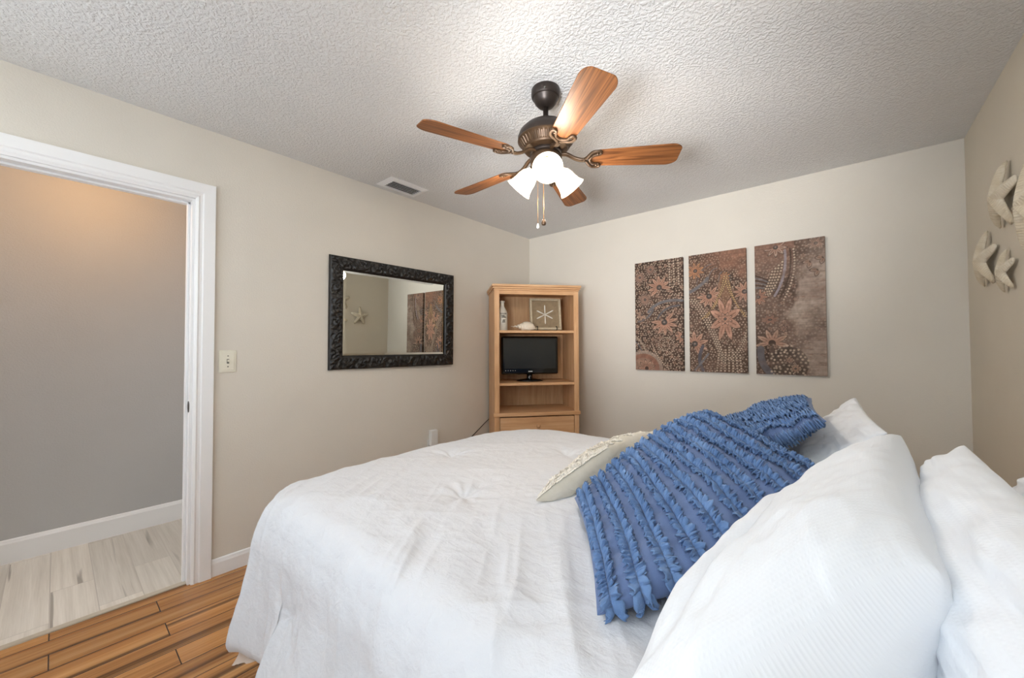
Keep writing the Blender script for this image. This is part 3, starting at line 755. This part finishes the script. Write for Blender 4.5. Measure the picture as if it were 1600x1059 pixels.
# power cord from behind the cabinet down to the outlet
bm = bmesh.new()
pts = [(-2.612, 2.90, .62), (-2.636, 2.735, .548), (-2.634, 2.60, .475), (-2.632, 2.44, .385), (-2.632, 2.30, .315), (-2.632, 2.17, .29), (-2.628, 2.07, .33), (-2.626, 2.04, .375), (-2.634, 2.04, .394)]
def smooth_path(P, k=6):
    out = []
    for i in range(len(P)-1):
        p0 = Vector(P[max(i-1, 0)]); p1 = Vector(P[i]); p2 = Vector(P[i+1]); p3 = Vector(P[min(i+2, len(P)-1)])
        for j in range(k):
            t = j/k; out.append(.5*((2*p1)+(p2-p0)*t+(2*p0-5*p1+4*p2-p3)*t*t+(3*p1-p0-3*p2+p3)*t**3))
    out.append(Vector(P[-1])); return out
tube(bm, smooth_path(pts), .0035, 8)
tag(bobj('power_cord', bm, M['black'], smooth=True), 'thin dark power cord sloping from behind the oak bookcase along the wall', 'power cord')

# ================================================================== CEILING FAN
FC = Vector((-1.046, 1.471, ZC)); FD = .0
fan = tag(empty('ceiling_fan', FC), 'dark bronze ceiling fan with five wooden blades and three lit glass shades', 'ceiling fan')
bm = bmesh.new(); lathe(bm, [(.001, 0), (.066, 0), (.067, -.026), (.063, -.038), (.058, -.041), (.050, -.060), (.036, -.076), (.020, -.082), (.012, -.083)], 40); bobj('canopy', bm, M['bronze'], fan, smooth=True, bevel=.001)
bm = bmesh.new(); lathe(bm, [(.005, 0), (.005, .002), (.001, .003)], 10, Matrix.Translation((.036, -.056, -.030)) @ Matrix.Rotation(PI/2, 4, 'X')); bobj('canopy_screw', bm, M['screw'], fan)
bm = bmesh.new(); lathe(bm, [(.0125, -.078), (.0125, -.122), (.019, -.127), (.022, -.140), (.036, -.150), (.046, -.158)], 28); bobj('downrod', bm, M['bronze'], fan, smooth=True)
bm = bmesh.new(); lathe(bm, [(.030, -.150), (.060, -.160), (.098, -.178), (.122, -.202), (.130, -.224), (.130, -.236)], 64, cap=False); 
bobj('motor_housing', bm, M['bronze'], fan, smooth=True)
# fluted band below the housing
n = 240; V = []
for r, z, fl in ((.130, -.236, 0), (.131, -.242, 0), (.126, -.246, .0), (.123, -.250, 1), (.108, -.274, 1), (.104, -.278, 0), (.100, -.284, 0), (.070, -.290, 0), (.001, -.290, 0)):
    V.append([(r-(.0035*fl*(math.cos(40*2*PI*i/n) > 0)))*np.array([math.cos(2*PI*i/n), math.sin(2*PI*i/n), 0]) + np.array([0, 0, z]) for i in range(n)])
finish('fluted_band', grid_mesh('fluted_band', np.array(V).transpose(1, 0, 2), wrap=True), M['bronze_warm'], fan, smooth=False)
bm = bmesh.new(); lathe(bm, [(.070, -.288), (.074, -.294), (.074, -.304), (.062, -.308)], 40); bobj('flywheel', bm, M['bronze'], fan, smooth=True, bevel=.001)
BZ = -.330
for k in range(5):
    an = 1.242 + PI + k*2*PI/5
    bl = empty('fan_blade', (0, 0, 0), an); bl.name = 'blade_arm'
    C.objects.unlink(bl); bpy.data.objects.remove(bl)
    PM = Matrix.Rotation(an, 4, 'Z')
    PT_ = PM @ Matrix.Translation((0, 0, BZ)) @ Matrix.Rotation(math.radians(-12), 4, 'X')
    # blade: rounded paddle outline, 5 mm thick
    out = []
    r0, r1, w0, w1 = .205, .592, .052, .068
    for i in range(9): q = PI/2+PI*i/8; out.append((r0+.030+.030*math.cos(q), (w0)*math.sin(q)*(1.0)))
    cr_ = .030
    for cx_, cy_, q0 in ((r1-.040, -w1+cr_, -PI/2), (r1-.040, w1-cr_, 0)):
        for i in range(7): q = q0+PI/2*i/6; out.append((cx_+(cr_+.010)*math.cos(q)*1.0, cy_+cr_*math.sin(q)))
    # arc bulge of the tip
    outline = []
    for x_, y_ in out: outline.append((x_ + (.012*(1-(y_/w1)**2) if x_ > r1-.045 else 0), y_))
    bm = bmesh.new()
    top = [bm.verts.new((x_, y_, .0025)) for x_, y_ in outline]; bot = [bm.verts.new((x_, y_, -.0025)) for x_, y_ in outline]
    bm.faces.new(top); bm.faces.new(bot[::-1])
    for i in range(len(top)): j = (i+1) % len(top); bm.faces.new((top[i], bot[i], bot[j], top[j]))
    o = bobj('blade', bm, M['blade'], fan, bevel=.0015); o.matrix_local = PT_
    # iron: arm from the flywheel, spreading into two scrolls under the blade root
    bm = bmesh.new()
    def ribbon(pts, wd, tk=.006):
        P = [Vector(p) for p in pts]; rings = []
        for i, p in enumerate(P):
            t_ = (P[min(i+1, len(P)-1)]-P[max(i-1, 0)]).normalized(); sd = Vector((-t_.y, t_.x, 0)).normalized(); up = t_.cross(sd); wv = wd[i] if hasattr(wd, '__len__') else wd
            rings.append([bm.verts.new(p+sd*wv+up*tk/2), bm.verts.new(p+sd*wv*.5+up*tk*.9), bm.verts.new(p-sd*wv*.5+up*tk*.9), bm.verts.new(p-sd*wv+up*tk/2), bm.verts.new(p-sd*wv-up*tk/2), bm.verts.new(p-sd*wv*.5-up*tk*.9), bm.verts.new(p+sd*wv*.5-up*tk*.9), bm.verts.new(p+sd*wv-up*tk/2)])
        for A, B in zip(rings, rings[1:]):
            for i in range(8): bm.faces.new((A[i], A[(i+1) % 8], B[(i+1) % 8], B[i]))
        bm.faces.new(rings[0]); bm.faces.new(rings[-1])
    zz = -.0075
    ribbon(smooth_path([(.058, 0, .028), (.095, 0, .026), (.130, 0, .004), (.160, 0, zz), (.182, 0, zz)], 4), .0105, .008)
    for s in (-1, 1):
        c0 = [(.176, 0, zz), (.190, .016*s, zz), (.200, .034*s, zz), (.214, .049*s, zz), (.236, .053*s, zz)]
        ctr = (.238, .040*s)
        for i in range(1, 9):
            q = (PI/2 - i*.62); rr = .0135*(1-i*.085)
            c0.append((ctr[0]+rr*math.cos(q), ctr[1]+s*rr*math.sin(q), zz))
        ribbon(smooth_path(c0, 3), [.0075*(1-.45*i/(len(c0)*3)) for i in range(len(c0)*3)], .006)
    # curved bridge between the scrolls
    ribbon(smooth_path([(.236, .030, zz), (.214, .024, zz), (.200, .0, zz), (.214, -.024, zz), (.236, -.030, zz)], 4), .0055, .006)
    o = bobj('blade_iron', bm, M['bronze_warm'], fan, smooth=True); o.matrix_local = PT_
# light kit
bm = bmesh.new(); lathe(bm, [(.060, -.304), (.070, -.312), (.074, -.322), (.072, -.346), (.058, -.366), (.030, -.376), (.001, -.378)], 40, cap=False); bobj('light_kit_housing', bm, M['bronze_warm'], fan, smooth=True)
aim = math.atan2(0-FC.y, 0-FC.x) + .05
for k in range(3):
    an = aim + k*2*PI/3
    tilt = math.radians(48)
    mt = Matrix.Rotation(an, 4, 'Z') @ Matrix.Translation((.056, 0, -.352)) @ Matrix.Rotation(PI-tilt, 4, 'Y')
    bm = bmesh.new(); lathe(bm, [(.012, -.012), (.019, 0), (.023, .008), (.023, .022)], 24, mt); so = bobj('lamp_socket', bm, M['bronze_warm'], fan, smooth=True)
    bm = bmesh.new(); lathe(bm, [(.021, .010), (.026, .022), (.040, .040), (.047, .062), (.050, .085), (.056, .108), (.066, .126), (.064, .127), (.053, .108), (.047, .085), (.044, .062), (.037, .042), (.020, .024)], 40, mt, cap=False)
    bobj('lamp_shade', bm, M['shade'], fan, smooth=True)
    bm = bmesh.new(); lathe(bm, [(.008, .022), (.014, .040), (.026, .062), (.029, .078), (.024, .096), (.010, .108), (.001, .110)], 24, mt, cap=True)
    bobj('bulb', bm, M['shade'], so, smooth=True)
    l = bpy.data.lights.new('bulb_light', 'POINT'); l.energy = 4.6; l.color = (1, .88, .76); l.shadow_soft_size = .05
    lo = bpy.data.objects.new('bulb_light', l); C.objects.link(lo); lo.parent = fan; lo.location = mt @ Vector((0, 0, .150))
bm = bmesh.new(); tube(bm, [(.0, -.020, -.376), (.0, -.020, -.610)], .0016, 6); ch = bobj('pull_chain', bm, M['brass'], fan)
bm = bmesh.new(); lathe(bm, [(.001, 0), (.006, -.003), (.009, -.012), (.011, -.022), (.009, -.030), (.001, -.033)], 16, Matrix.Translation((0, -.020, -.608))); bobj('chain_fob', bm, M['bronze_warm'], ch, smooth=True)
bm = bmesh.new(); tube(bm, [(-.026, -.030, -.372), (-.026, -.030, -.630)], .0009, 6); ch = bobj('pull_chain', bm, M['brass'], fan)
bm = bmesh.new(); lathe(bm, [(.001, 0), (.004, -.003), (.007, -.020), (.001, -.024)], 16, Matrix.Translation((-.026, -.030, -.628))); bobj('chain_fob', bm, M['white_plastic'], ch, smooth=True)

# ================================================================== BED
RX0, RY0, RY1, RR, ZT = -1.60, .55, 1.97, .15, .725     # inset rectangle of the duvet, shoulder radius, top height
bed = tag(empty('bed', (-.52, 1.27, 0)), 'double bed with its mattress hidden under the white duvet', 'bed')
def lb(lo, hi): return tuple(a-b for a, b in zip(lo, (-.52, 1.27, 0))), tuple(a-b for a, b in zip(hi, (-.52, 1.27, 0)))
boxobj('mattress', *lb((-1.53, .56, .40), (.46, 1.98, .665)), M['mattress'], bed, bevel=.04)
boxobj('box_spring', *lb((-1.52, .57, .20), (.46, 1.97, .398)), M['mattress'], bed, bevel=.01)
boxobj('bed_frame', *lb((-1.51, .58, .16), (.46, 1.96, .199)), M['bedwood'], bed, bevel=.004)
for x in (-1.45, .40):
    for y in (.64, 1.90): boxobj('leg', *lb((x-.025, y-.025, 0), (x+.025, y+.025, .16)), M['bedwood'], bed, bevel=.003)

HX1 = .30                                   # head end of the duvet
def duvet_mesh():
    # perimeter of the inset rectangle, with arcs at the two foot corners; starts at head/near, runs to foot, round, back to head/far
    seg = []
    n1, nc, n2 = 420, 150, 300
    x1 = HX1; ra, rb = .09, .30                  # plan radius of the near and far foot corners
    for i in range(n1): t = i/n1; seg.append((x1+(RX0+ra-x1)*t, RY0, -PI/2))
    for i in range(nc): a = -PI/2-PI/2*i/nc; seg.append((RX0+ra+ra*math.cos(a), RY0+ra+ra*math.sin(a), a))
    for i in range(n2): t = i/n2; seg.append((RX0, RY0+ra+(RY1-rb-RY0-ra)*t, PI))
    for i in range(nc): a = PI-PI/2*i/nc; seg.append((RX0+rb+rb*math.cos(a), RY1-rb+rb*math.sin(a), a))
    for i in range(n1//2+1): t = i/(n1//2); seg.append((RX0+rb+(x1-RX0-rb)*t, RY1, PI/2))
    S = np.array(seg); N = len(S)
    # arc length coordinate that keeps moving in corners
    dP = np.hypot(np.diff(S[:, 0]), np.diff(S[:, 1])) + np.abs(np.diff(S[:, 2]))*.22
    U = np.concatenate([[0], np.cumsum(dP)])[:, None]
    cornerness = np.exp(-((S[:, 2]+PI*.75)/.35)**2)[:, None] + np.exp(-((S[:, 2]-PI*.75)/.35)**2)[:, None]
    K1, K2 = 130, 150
    # hanging part
    s = np.linspace(0, 1, K2)[None]
    hem = .565 + .020*np.sin(U*6) + .03*cornerness
    d = s*hem                                            # cloth distance from the inset line
    q = PI/2*RR
    ang = np.clip(d/RR, 0, PI/2); down = np.clip(d-q, 0, None)
    hangf = np.clip(down/.34, 0, 1)
    outw = RR*np.sin(ang) + .020*hangf*(1) - .035*np.clip((hangf-.8)/.2, 0, 1)**2
    z = ZT - RR*(1-np.cos(ang)) - down*.97
    nearc = np.exp(-((S[:, 2]+PI*.72)/.75)**2)[:, None]*np.ones((1, 1))
    outw = outw - nearc*.075*np.sin(np.clip(d/.55, 0, 1)*PI)**1.3 - nearc*.02*np.clip(d/.15, 0, 1)**2
    # vertical flutes that grow downwards
    fl = ridged(U*4.2, d*.9, 2)*.5 + .5*ridged(U*9+4, d*1.3+2, 2)*.4
    big = vnoise(U*3.1+9, d*.8)
    outw = outw + np.clip((d-.08)/.42, 0, 1)*(.034*fl + .030*big + nearc*.022*fl + .016*(ridged(U*13+3, d*.7, 1)-.4)*(.35+nearc)) 
    dx = np.cos(S[:, 2])[:, None]; dy = np.sin(S[:, 2])[:, None]
    P2 = np.zeros((N, K2, 3)); P2[..., 0] = S[:, 0:1]+dx*outw; P2[..., 1] = S[:, 1:2]+dy*outw; P2[..., 2] = z
    # top part: from the spine to the inset line
    t = np.linspace(0, 1, K1, endpoint=False)[None]
    cy = (RY0+RY1)/2; cxl = np.clip(S[:, 0:1], RX0+.55, x1)
    P1 = np.zeros((N, K1, 3)); P1[..., 0] = cxl+(S[:, 0:1]-cxl)*t; P1[..., 1] = cy+(S[:, 1:2]-cy)*t; P1[..., 2] = ZT
    V = np.concatenate([P1, P2], 1)
    Dm = np.concatenate([np.zeros((N, K1)), np.ones((N, 1))*0+d], 1)
    X, Yy = V[..., 0].copy(), V[..., 1].copy()
    topw = np.clip(1-Dm/.16, 0, 1)
    # soft crown and low hills of the filling
    cu = np.clip(1-((X+.65)/1.15)**2, 0, 1)**.5; cv_ = np.clip(1-((Yy-cy)/.86)**2, 0, 1)**.5
    dz = (.028*cu*cv_ + .004*fbm(X*2.3+3, Yy*2.3, 2))*np.clip(1-Dm/.3, 0, 1)
    # long creases sweeping over the near shoulder
    c1 = (X*.80+Yy*.60); c2 = (-X*.60+Yy*.80)
    near = np.clip((1.15-Yy)/.5, 0, 1)
    cre = ridged(c1*5.2+2, c2*1.1, 3)-.9
    dz2 = .013*cre*near*np.clip(1-Dm/.6, 0, 1)
    cre2 = ridged(c1*1.3+7, c2*7.5, 3)-.9
    dz2 = dz2 + .0022*cre2
    # tufts: dimple with a pinch of radiating creases
    for tx, ty, rr in TUFTS:
        ddx = X-tx; ddy = Yy-ty; r = np.hypot(ddx, ddy); a = np.arctan2(ddy, ddx)
        dz = dz - topw*(.022*np.exp(-(r/.035)**2) + .014*np.exp(-(r/.13)**2)) + topw*.0035*np.cos(7*a+rr+1.3*np.cos(2*a+rr))*np.exp(-((r-.06)/.06)**2)
    # normals (finite difference) and push
    V[..., 2] += dz
    gu = np.gradient(V, axis=0); gv = np.gradient(V, axis=1); nn = np.cross(gu, gv); ln = np.linalg.norm(nn, axis=-1, keepdims=True); nn = nn/np.maximum(ln, 1e-9)
    nn = np.where(ln < 1e-8, np.array([0, 0, 1.]), nn)
    sgn = np.where((nn[..., 2:3] < 0) & (Dm[..., None] < .15), -1, 1)
    if np.mean(nn[:, 5:K1, 2]) < 0: nn = -nn
    V += nn*(dz2[..., None] + (.0012*fbm(X*22+V[..., 2]*9, Yy*22+V[..., 2]*17, 3))[..., None])
    # side tuft
    for tx, ty, tz in SIDE_TUFTS:
        r = np.sqrt((V[..., 0]-tx)**2+(V[..., 1]-ty)**2+(V[..., 2]-tz)**2); a = np.arctan2(V[..., 2]-tz, V[..., 0]-tx)
        V += -nn*((.012*np.exp(-(r/.05)**2)+.012*np.exp(-(r/.12)**2) - .0015*np.cos(6*a)*np.exp(-((r-.07)/.06)**2))[..., None])
    return V, S
TUFTS = [(-1.02, .93, 0), (-1.02, 1.60, 2), (-.45, 1.05, 1), (-1.45, 1.25, 3), (-.55, 1.75, 2)]
SIDE_TUFTS = [(-1.23, .42, .47)]
DUV, DUVS = duvet_mesh(); me = grid_mesh('duvet', DUV)
duv = finish('duvet', me, M['duvet'], None, smooth=True)
G = DUV[:, -1]; Gin = DUV[:, -2]; upv = Gin-G; upv = upv/np.linalg.norm(upv, axis=-1, keepdims=True)
inn = np.stack([-np.cos(DUVS[:, 2]), -np.sin(DUVS[:, 2]), DUVS[:, 2]*0], -1)
rows = [G]
for a_, b_ in ((.006, -.004), (.014, -.004), (.022, .003), (.045, .04), (.085, .10)): rows.append(G+inn*a_+np.array([0, 0, b_]))
finish('lining', grid_mesh('lining', np.stack(rows, 1)), M['lining'], duv, smooth=True)
i0, i1 = 392, 500
gg = G[i0:i1]; tt = np.linspace(0, 1, i1-i0)[:, None]; kk = np.linspace(0, 1, 14)[None]
drop = (.085*np.sin(tt*PI)**.8 + .022*np.exp(-((tt-.45)/.05)**2))*kk
fold = gg[:, None, :] + (inn[i0:i1]*1.0)[:, None, :]*(.018 + .022*np.sin(kk*PI)*np.sin(tt*PI) + .008*np.sin(tt*31))[..., None]
fold[..., 2] -= drop - .012
finish('hem_fold', grid_mesh('hem_fold', fold), M['lining'], duv, smooth=True)
tag(duv, 'puffy white duvet with tufted dimples draped over the bed', 'duvet')

# ================================================================== PILLOWS
class Cushion:
    """corners in 3D: bl, br, tr, tl; u runs bl->br, v runs bl->tl; normal = front"""
    def __init__(s, bl, br, tr, tl, T, Tb=None, pinch=.045, pw=.40, seed=0, wob=.005, sag=0, extra=None, pu=None):
        s.c = [np.array(p, float) for p in (bl, br, tr, tl)]; s.T = T; s.Tb = T if Tb is None else Tb; s.p = pinch; s.pu = pinch if pu is None else pu; s.pw = pw; s.seed = seed; s.wob = wob; s.sag = sag; s.extra = extra
        nrm = np.cross(s.c[1]-s.c[0]+s.c[2]-s.c[3], s.c[3]-s.c[0]+s.c[2]-s.c[1]); s.n = nrm/np.linalg.norm(nrm)
        s.W = np.linalg.norm(s.c[1]-s.c[0]); s.H = np.linalg.norm(s.c[3]-s.c[0])
    def pos(s, u, v, side=1):
        u, v = np.broadcast_arrays(np.asarray(u, float), np.asarray(v, float))
        u2 = u*(1-np.where(u > 0, s.pu, s.p)*(1-v*v)); v2 = v*(1-s.p*(1-u*u)); a = (u2+1)/2; b = (v2+1)/2
        bl, br, tr, tl = s.c
        P = bl*((1-a)*(1-b))[..., None]+br*(a*(1-b))[..., None]+tr*(a*b)[..., None]+tl*((1-a)*b)[..., None]
        h = (np.clip(1-u**2, 0, 1)*np.clip(1-v**2, 0, 1))**s.pw
        h2 = h*(1+.10*vnoise(u*1.6+s.seed, v*1.6+side)) 
        wr = s.wob*(fbm(u*3.3+s.seed*3, v*3.3+side*5, 3))*np.minimum(h*2, 1)
        # puckers running in from the seams
        ed = np.exp(-(1-np.abs(v))/.16)*np.cos(u*26+3*vnoise(u*4, v*2+s.seed)) + np.exp(-(1-np.abs(u))/.16)*np.cos(v*26+3*vnoise(v*4, u*2))
        wr = wr + s.wob*.35*ed*np.minimum(h*3, 1)
        if s.extra is not None and side == 1: wr = wr + s.extra(u, v)
        T = s.T if side == 1 else s.Tb
        return P + s.n*(side*(T*h2)+wr*side)[..., None] - np.array([0, 0, 1.])*(s.sag*(1-u*u)*np.clip(v, 0, 1)**2)[..., None]
    def mesh(s, name, n=120, m=120):
        e = lambda k: np.sin(np.linspace(-PI/2, PI/2, k))
        u = e(n)[:, None]*np.ones((1, m)); v = np.ones((n, 1))*e(m)[None]
        A = s.pos(u, v, 1); B = s.pos(u, v, -1)
        uv = np.stack([u*s.W/2, v*s.H/2], -1)
        V = np.concatenate([A.reshape(-1, 3), B.reshape(-1, 3)]); idx = np.arange(n*m).reshape(n, m)
        f = np.stack([idx[:-1, :-1], idx[1:, :-1], idx[1:, 1:], idx[:-1, 1:]], -1).reshape(-1, 4)
        F2 = np.concatenate([f, f[:, ::-1]+n*m]); me = bpy.data.meshes.new(name); me.from_pydata(V.tolist(), [], F2.tolist())
        l = me.uv_layers.new(name='UVMap'); li = np.empty(len(me.loops), dtype=np.int32); me.loops.foreach_get('vertex_index', li)
        UV = np.concatenate([uv.reshape(-1, 2)]*2); l.data.foreach_set('uv', UV[li].ravel())
        bmx = bmesh.new(); bmx.from_mesh(me); bmesh.ops.remove_doubles(bmx, verts=bmx.verts, dist=2e-5); bmx.to_mesh(me); bmx.free()
        return me
def ruffle(cu, name, mat, parent, c, axis='u', width=.026, lo=-.97, hi=.97, amp=.006, n=420, seed=0, thick=.0, both=True, lift=.007, side=1, freq=36, rag=.35, capc=.995):
    """frayed ruffle sewn along v=c (axis u) or u=c (axis v), standing off the cushion's face"""
    g = np.random.default_rng(seed); k = 6
    s = np.linspace(lo, hi, n)
    step = width/(cu.H/2 if axis == 'u' else cu.W/2)
    ph = np.cumsum(1+.6*vnoise(s*14+seed, s*0+seed))*(hi-lo)/n*freq*PI
    jag = 1+rag*vnoise(np.arange(n)*.45+seed*7, np.zeros(n)) + rag*.6*g.uniform(-1, 1, n)
    quads = []
    for sg in ((1, -1) if both else (1,)):
        w_ = np.linspace(0, 1, k)[None]
        cc = c + .010*vnoise(s*3+seed, s*0)[:, None] + sg*w_*step*jag[:, None]
        ss = s[:, None] + .012*w_*np.sin(ph*1.3+sg)[:, None]
        cc = np.clip(cc, -.995, capc)
        U, Vv = (ss, cc) if axis == 'u' else (cc, ss)
        U, Vv = np.broadcast_arrays(U, Vv)
        back = (U > 1)
        Uf = np.where(back, 2-U, U); sd = np.where(back, -1, 1)*side
        P = np.where(back[..., None], cu.pos(Uf, Vv, -side), cu.pos(Uf, Vv, side))
        hh = np.clip(1-Uf**2, 0, 1)**.4; eu = cu.c[1]-cu.c[0]; eu = eu/np.linalg.norm(eu)
        nv = cu.n*(sd*hh)[..., None] + eu*(np.sign(Uf)*(1-hh))[..., None]; nv = nv/np.linalg.norm(nv, axis=-1, keepdims=True)
        h = lift*np.sin(w_*PI*.62) + amp*w_*np.sin(ph+sg*1.1)[:, None] + amp*.5*w_*np.sin(ph*2.3+sg)[:, None] + .0015
        P = P + nv*np.maximum(h, .0012)[..., None]
        quads.append(P)
    V = np.concatenate([q.reshape(-1, 3) for q in quads]); F_ = []
    for qi in range(len(quads)):
        idx = np.arange(n*k).reshape(n, k)+qi*n*k; F_.append(np.stack([idx[:-1, :-1], idx[1:, :-1], idx[1:, 1:], idx[:-1, 1:]], -1).reshape(-1, 4))
    me = bpy.data.meshes.new(name); me.from_pydata(V.tolist(), [], np.concatenate(F_).tolist())
    o = finish(name, me, mat, parent, smooth=True); 
    md = o.modifiers.new('thick', 'SOLIDIFY'); md.thickness = .0014; md.offset = 0
    return o
def make_cushion(name, cu, mat, label, group, n=120, m=120):
    o = finish(name, cu.mesh(name, n, m), mat, None, smooth=True)
    return tag(o, label, 'pillow', group)

# ---- white pillows (u along the bed head, v up)
def crease(u, v):     # the long diagonal dent in the nearest white pillow
    d = (v*.75 + u*.55 + .22)/1.0
    return -.028*np.exp(-(d/.13)**2)*np.clip(1-((u+.15)/.8)**2, 0, 1) + .010*np.exp(-((d+.30)/.14)**2)
PA = Cushion((-0.166, 0.817, 0.770), (-0.188, 0.280, 0.798), (0.081, 0.704, 0.966), (0.092, 1.251, 1.036), 0.103, 0.138, seed=3, wob=.005, pw=.38, extra=crease)
make_cushion('pillow', PA, M['pillow'], 'large white waffle pillow nearest the camera, leaning with a diagonal dent', 'white pillows at the bed head', 160, 160)
PB = Cushion((0.042, 1.229, 0.813), (0.107, 0.463, 0.786), (0.224, 0.475, 0.992), (0.185, 1.237, 1.032), 0.071, 0.049, seed=5, wob=.008)
make_cushion('pillow', PB, M['pillow'], 'white waffle pillow right behind the nearest one, against the right wall side', 'white pillows at the bed head')
PD = Cushion((0.225, 1.360, 0.840), (0.295, 0.602, 0.808), (0.373, 0.576, 1.011), (0.324, 1.324, 1.045), 0.040, 0.050, seed=9, wob=.006)
make_cushion('pillow', PD, M['pillow'], 'rearmost white pillow at the right edge, only its top showing', 'white pillows at the bed head')
PC = Cushion((-0.231, 2.029, 0.770), (-0.236, 1.430, 0.776), (0.081, 1.454, 1.007), (0.027, 2.050, 1.036), 0.040, 0.045, seed=8, wob=.008)
make_cushion('pillow', PC, M['pillow'], 'white waffle pillow with a pointed corner standing behind the blue ones', 'white pillows at the bed head')

# ---- blue ruffled pillows
B1 = Cushion((-0.644, 1.047, 0.775), (-0.345, 0.635, 0.762), (-0.035, 1.180, 0.940), (-0.394, 1.563, 0.997), 0.073, 0.055, pinch=.05, pu=-.20, seed=12, wob=.008)
b1 = make_cushion('ruffled_pillow', B1, M['denim'], 'large denim blue pillow with diagonal rows of frayed ruffles, in front', 'blue ruffled pillows')
for i, c in enumerate(np.linspace(-.90, .93, 10)):
    ruffle(B1, 'ruffle', M['ruffle'], b1, c, 'u', .0165, amp=.0070, seed=i+1, freq=46, lift=.009, n=820, hi=1.13)
B2 = Cushion((-0.496, 1.949, 0.826), (-0.379, 1.425, 0.801), (-0.042, 1.333, 1.041), (-0.102, 1.861, 1.044), 0.064, 0.025, pinch=.05, seed=21, wob=.008)
b2 = make_cushion('ruffled_pillow', B2, M['denim'], 'second denim blue ruffled pillow, behind the large one and by the far wall', 'blue ruffled pillows')
for i, c in enumerate(np.linspace(-.92, 1.45, 13)):
    ruffle(B2, 'ruffle', M['ruffle'], b2, c, 'v', .017, amp=.0060, seed=i+40, freq=46, lift=.008, n=700, capc=1.7)

# ---- cream pillow
CR = Cushion((-0.763, 1.447, 0.785), (-0.738, 0.975, 0.765), (-0.652, 1.300, 0.878), (-0.600, 1.719, 0.875), 0.048, 0.075, pinch=.05, seed=31, wob=.007)
cr = make_cushion('fringed_pillow', CR, M['linen'], 'small cream linen pillow with white fringed rows, left of the blue pillow', None)
for i, c in enumerate((-.55, 0, .45, .78, .975)):
    ruffle(CR, 'fringe', M['fringe'], cr, c, 'v', .010, amp=.003, seed=i+70, freq=50, rag=.8, lift=.004)
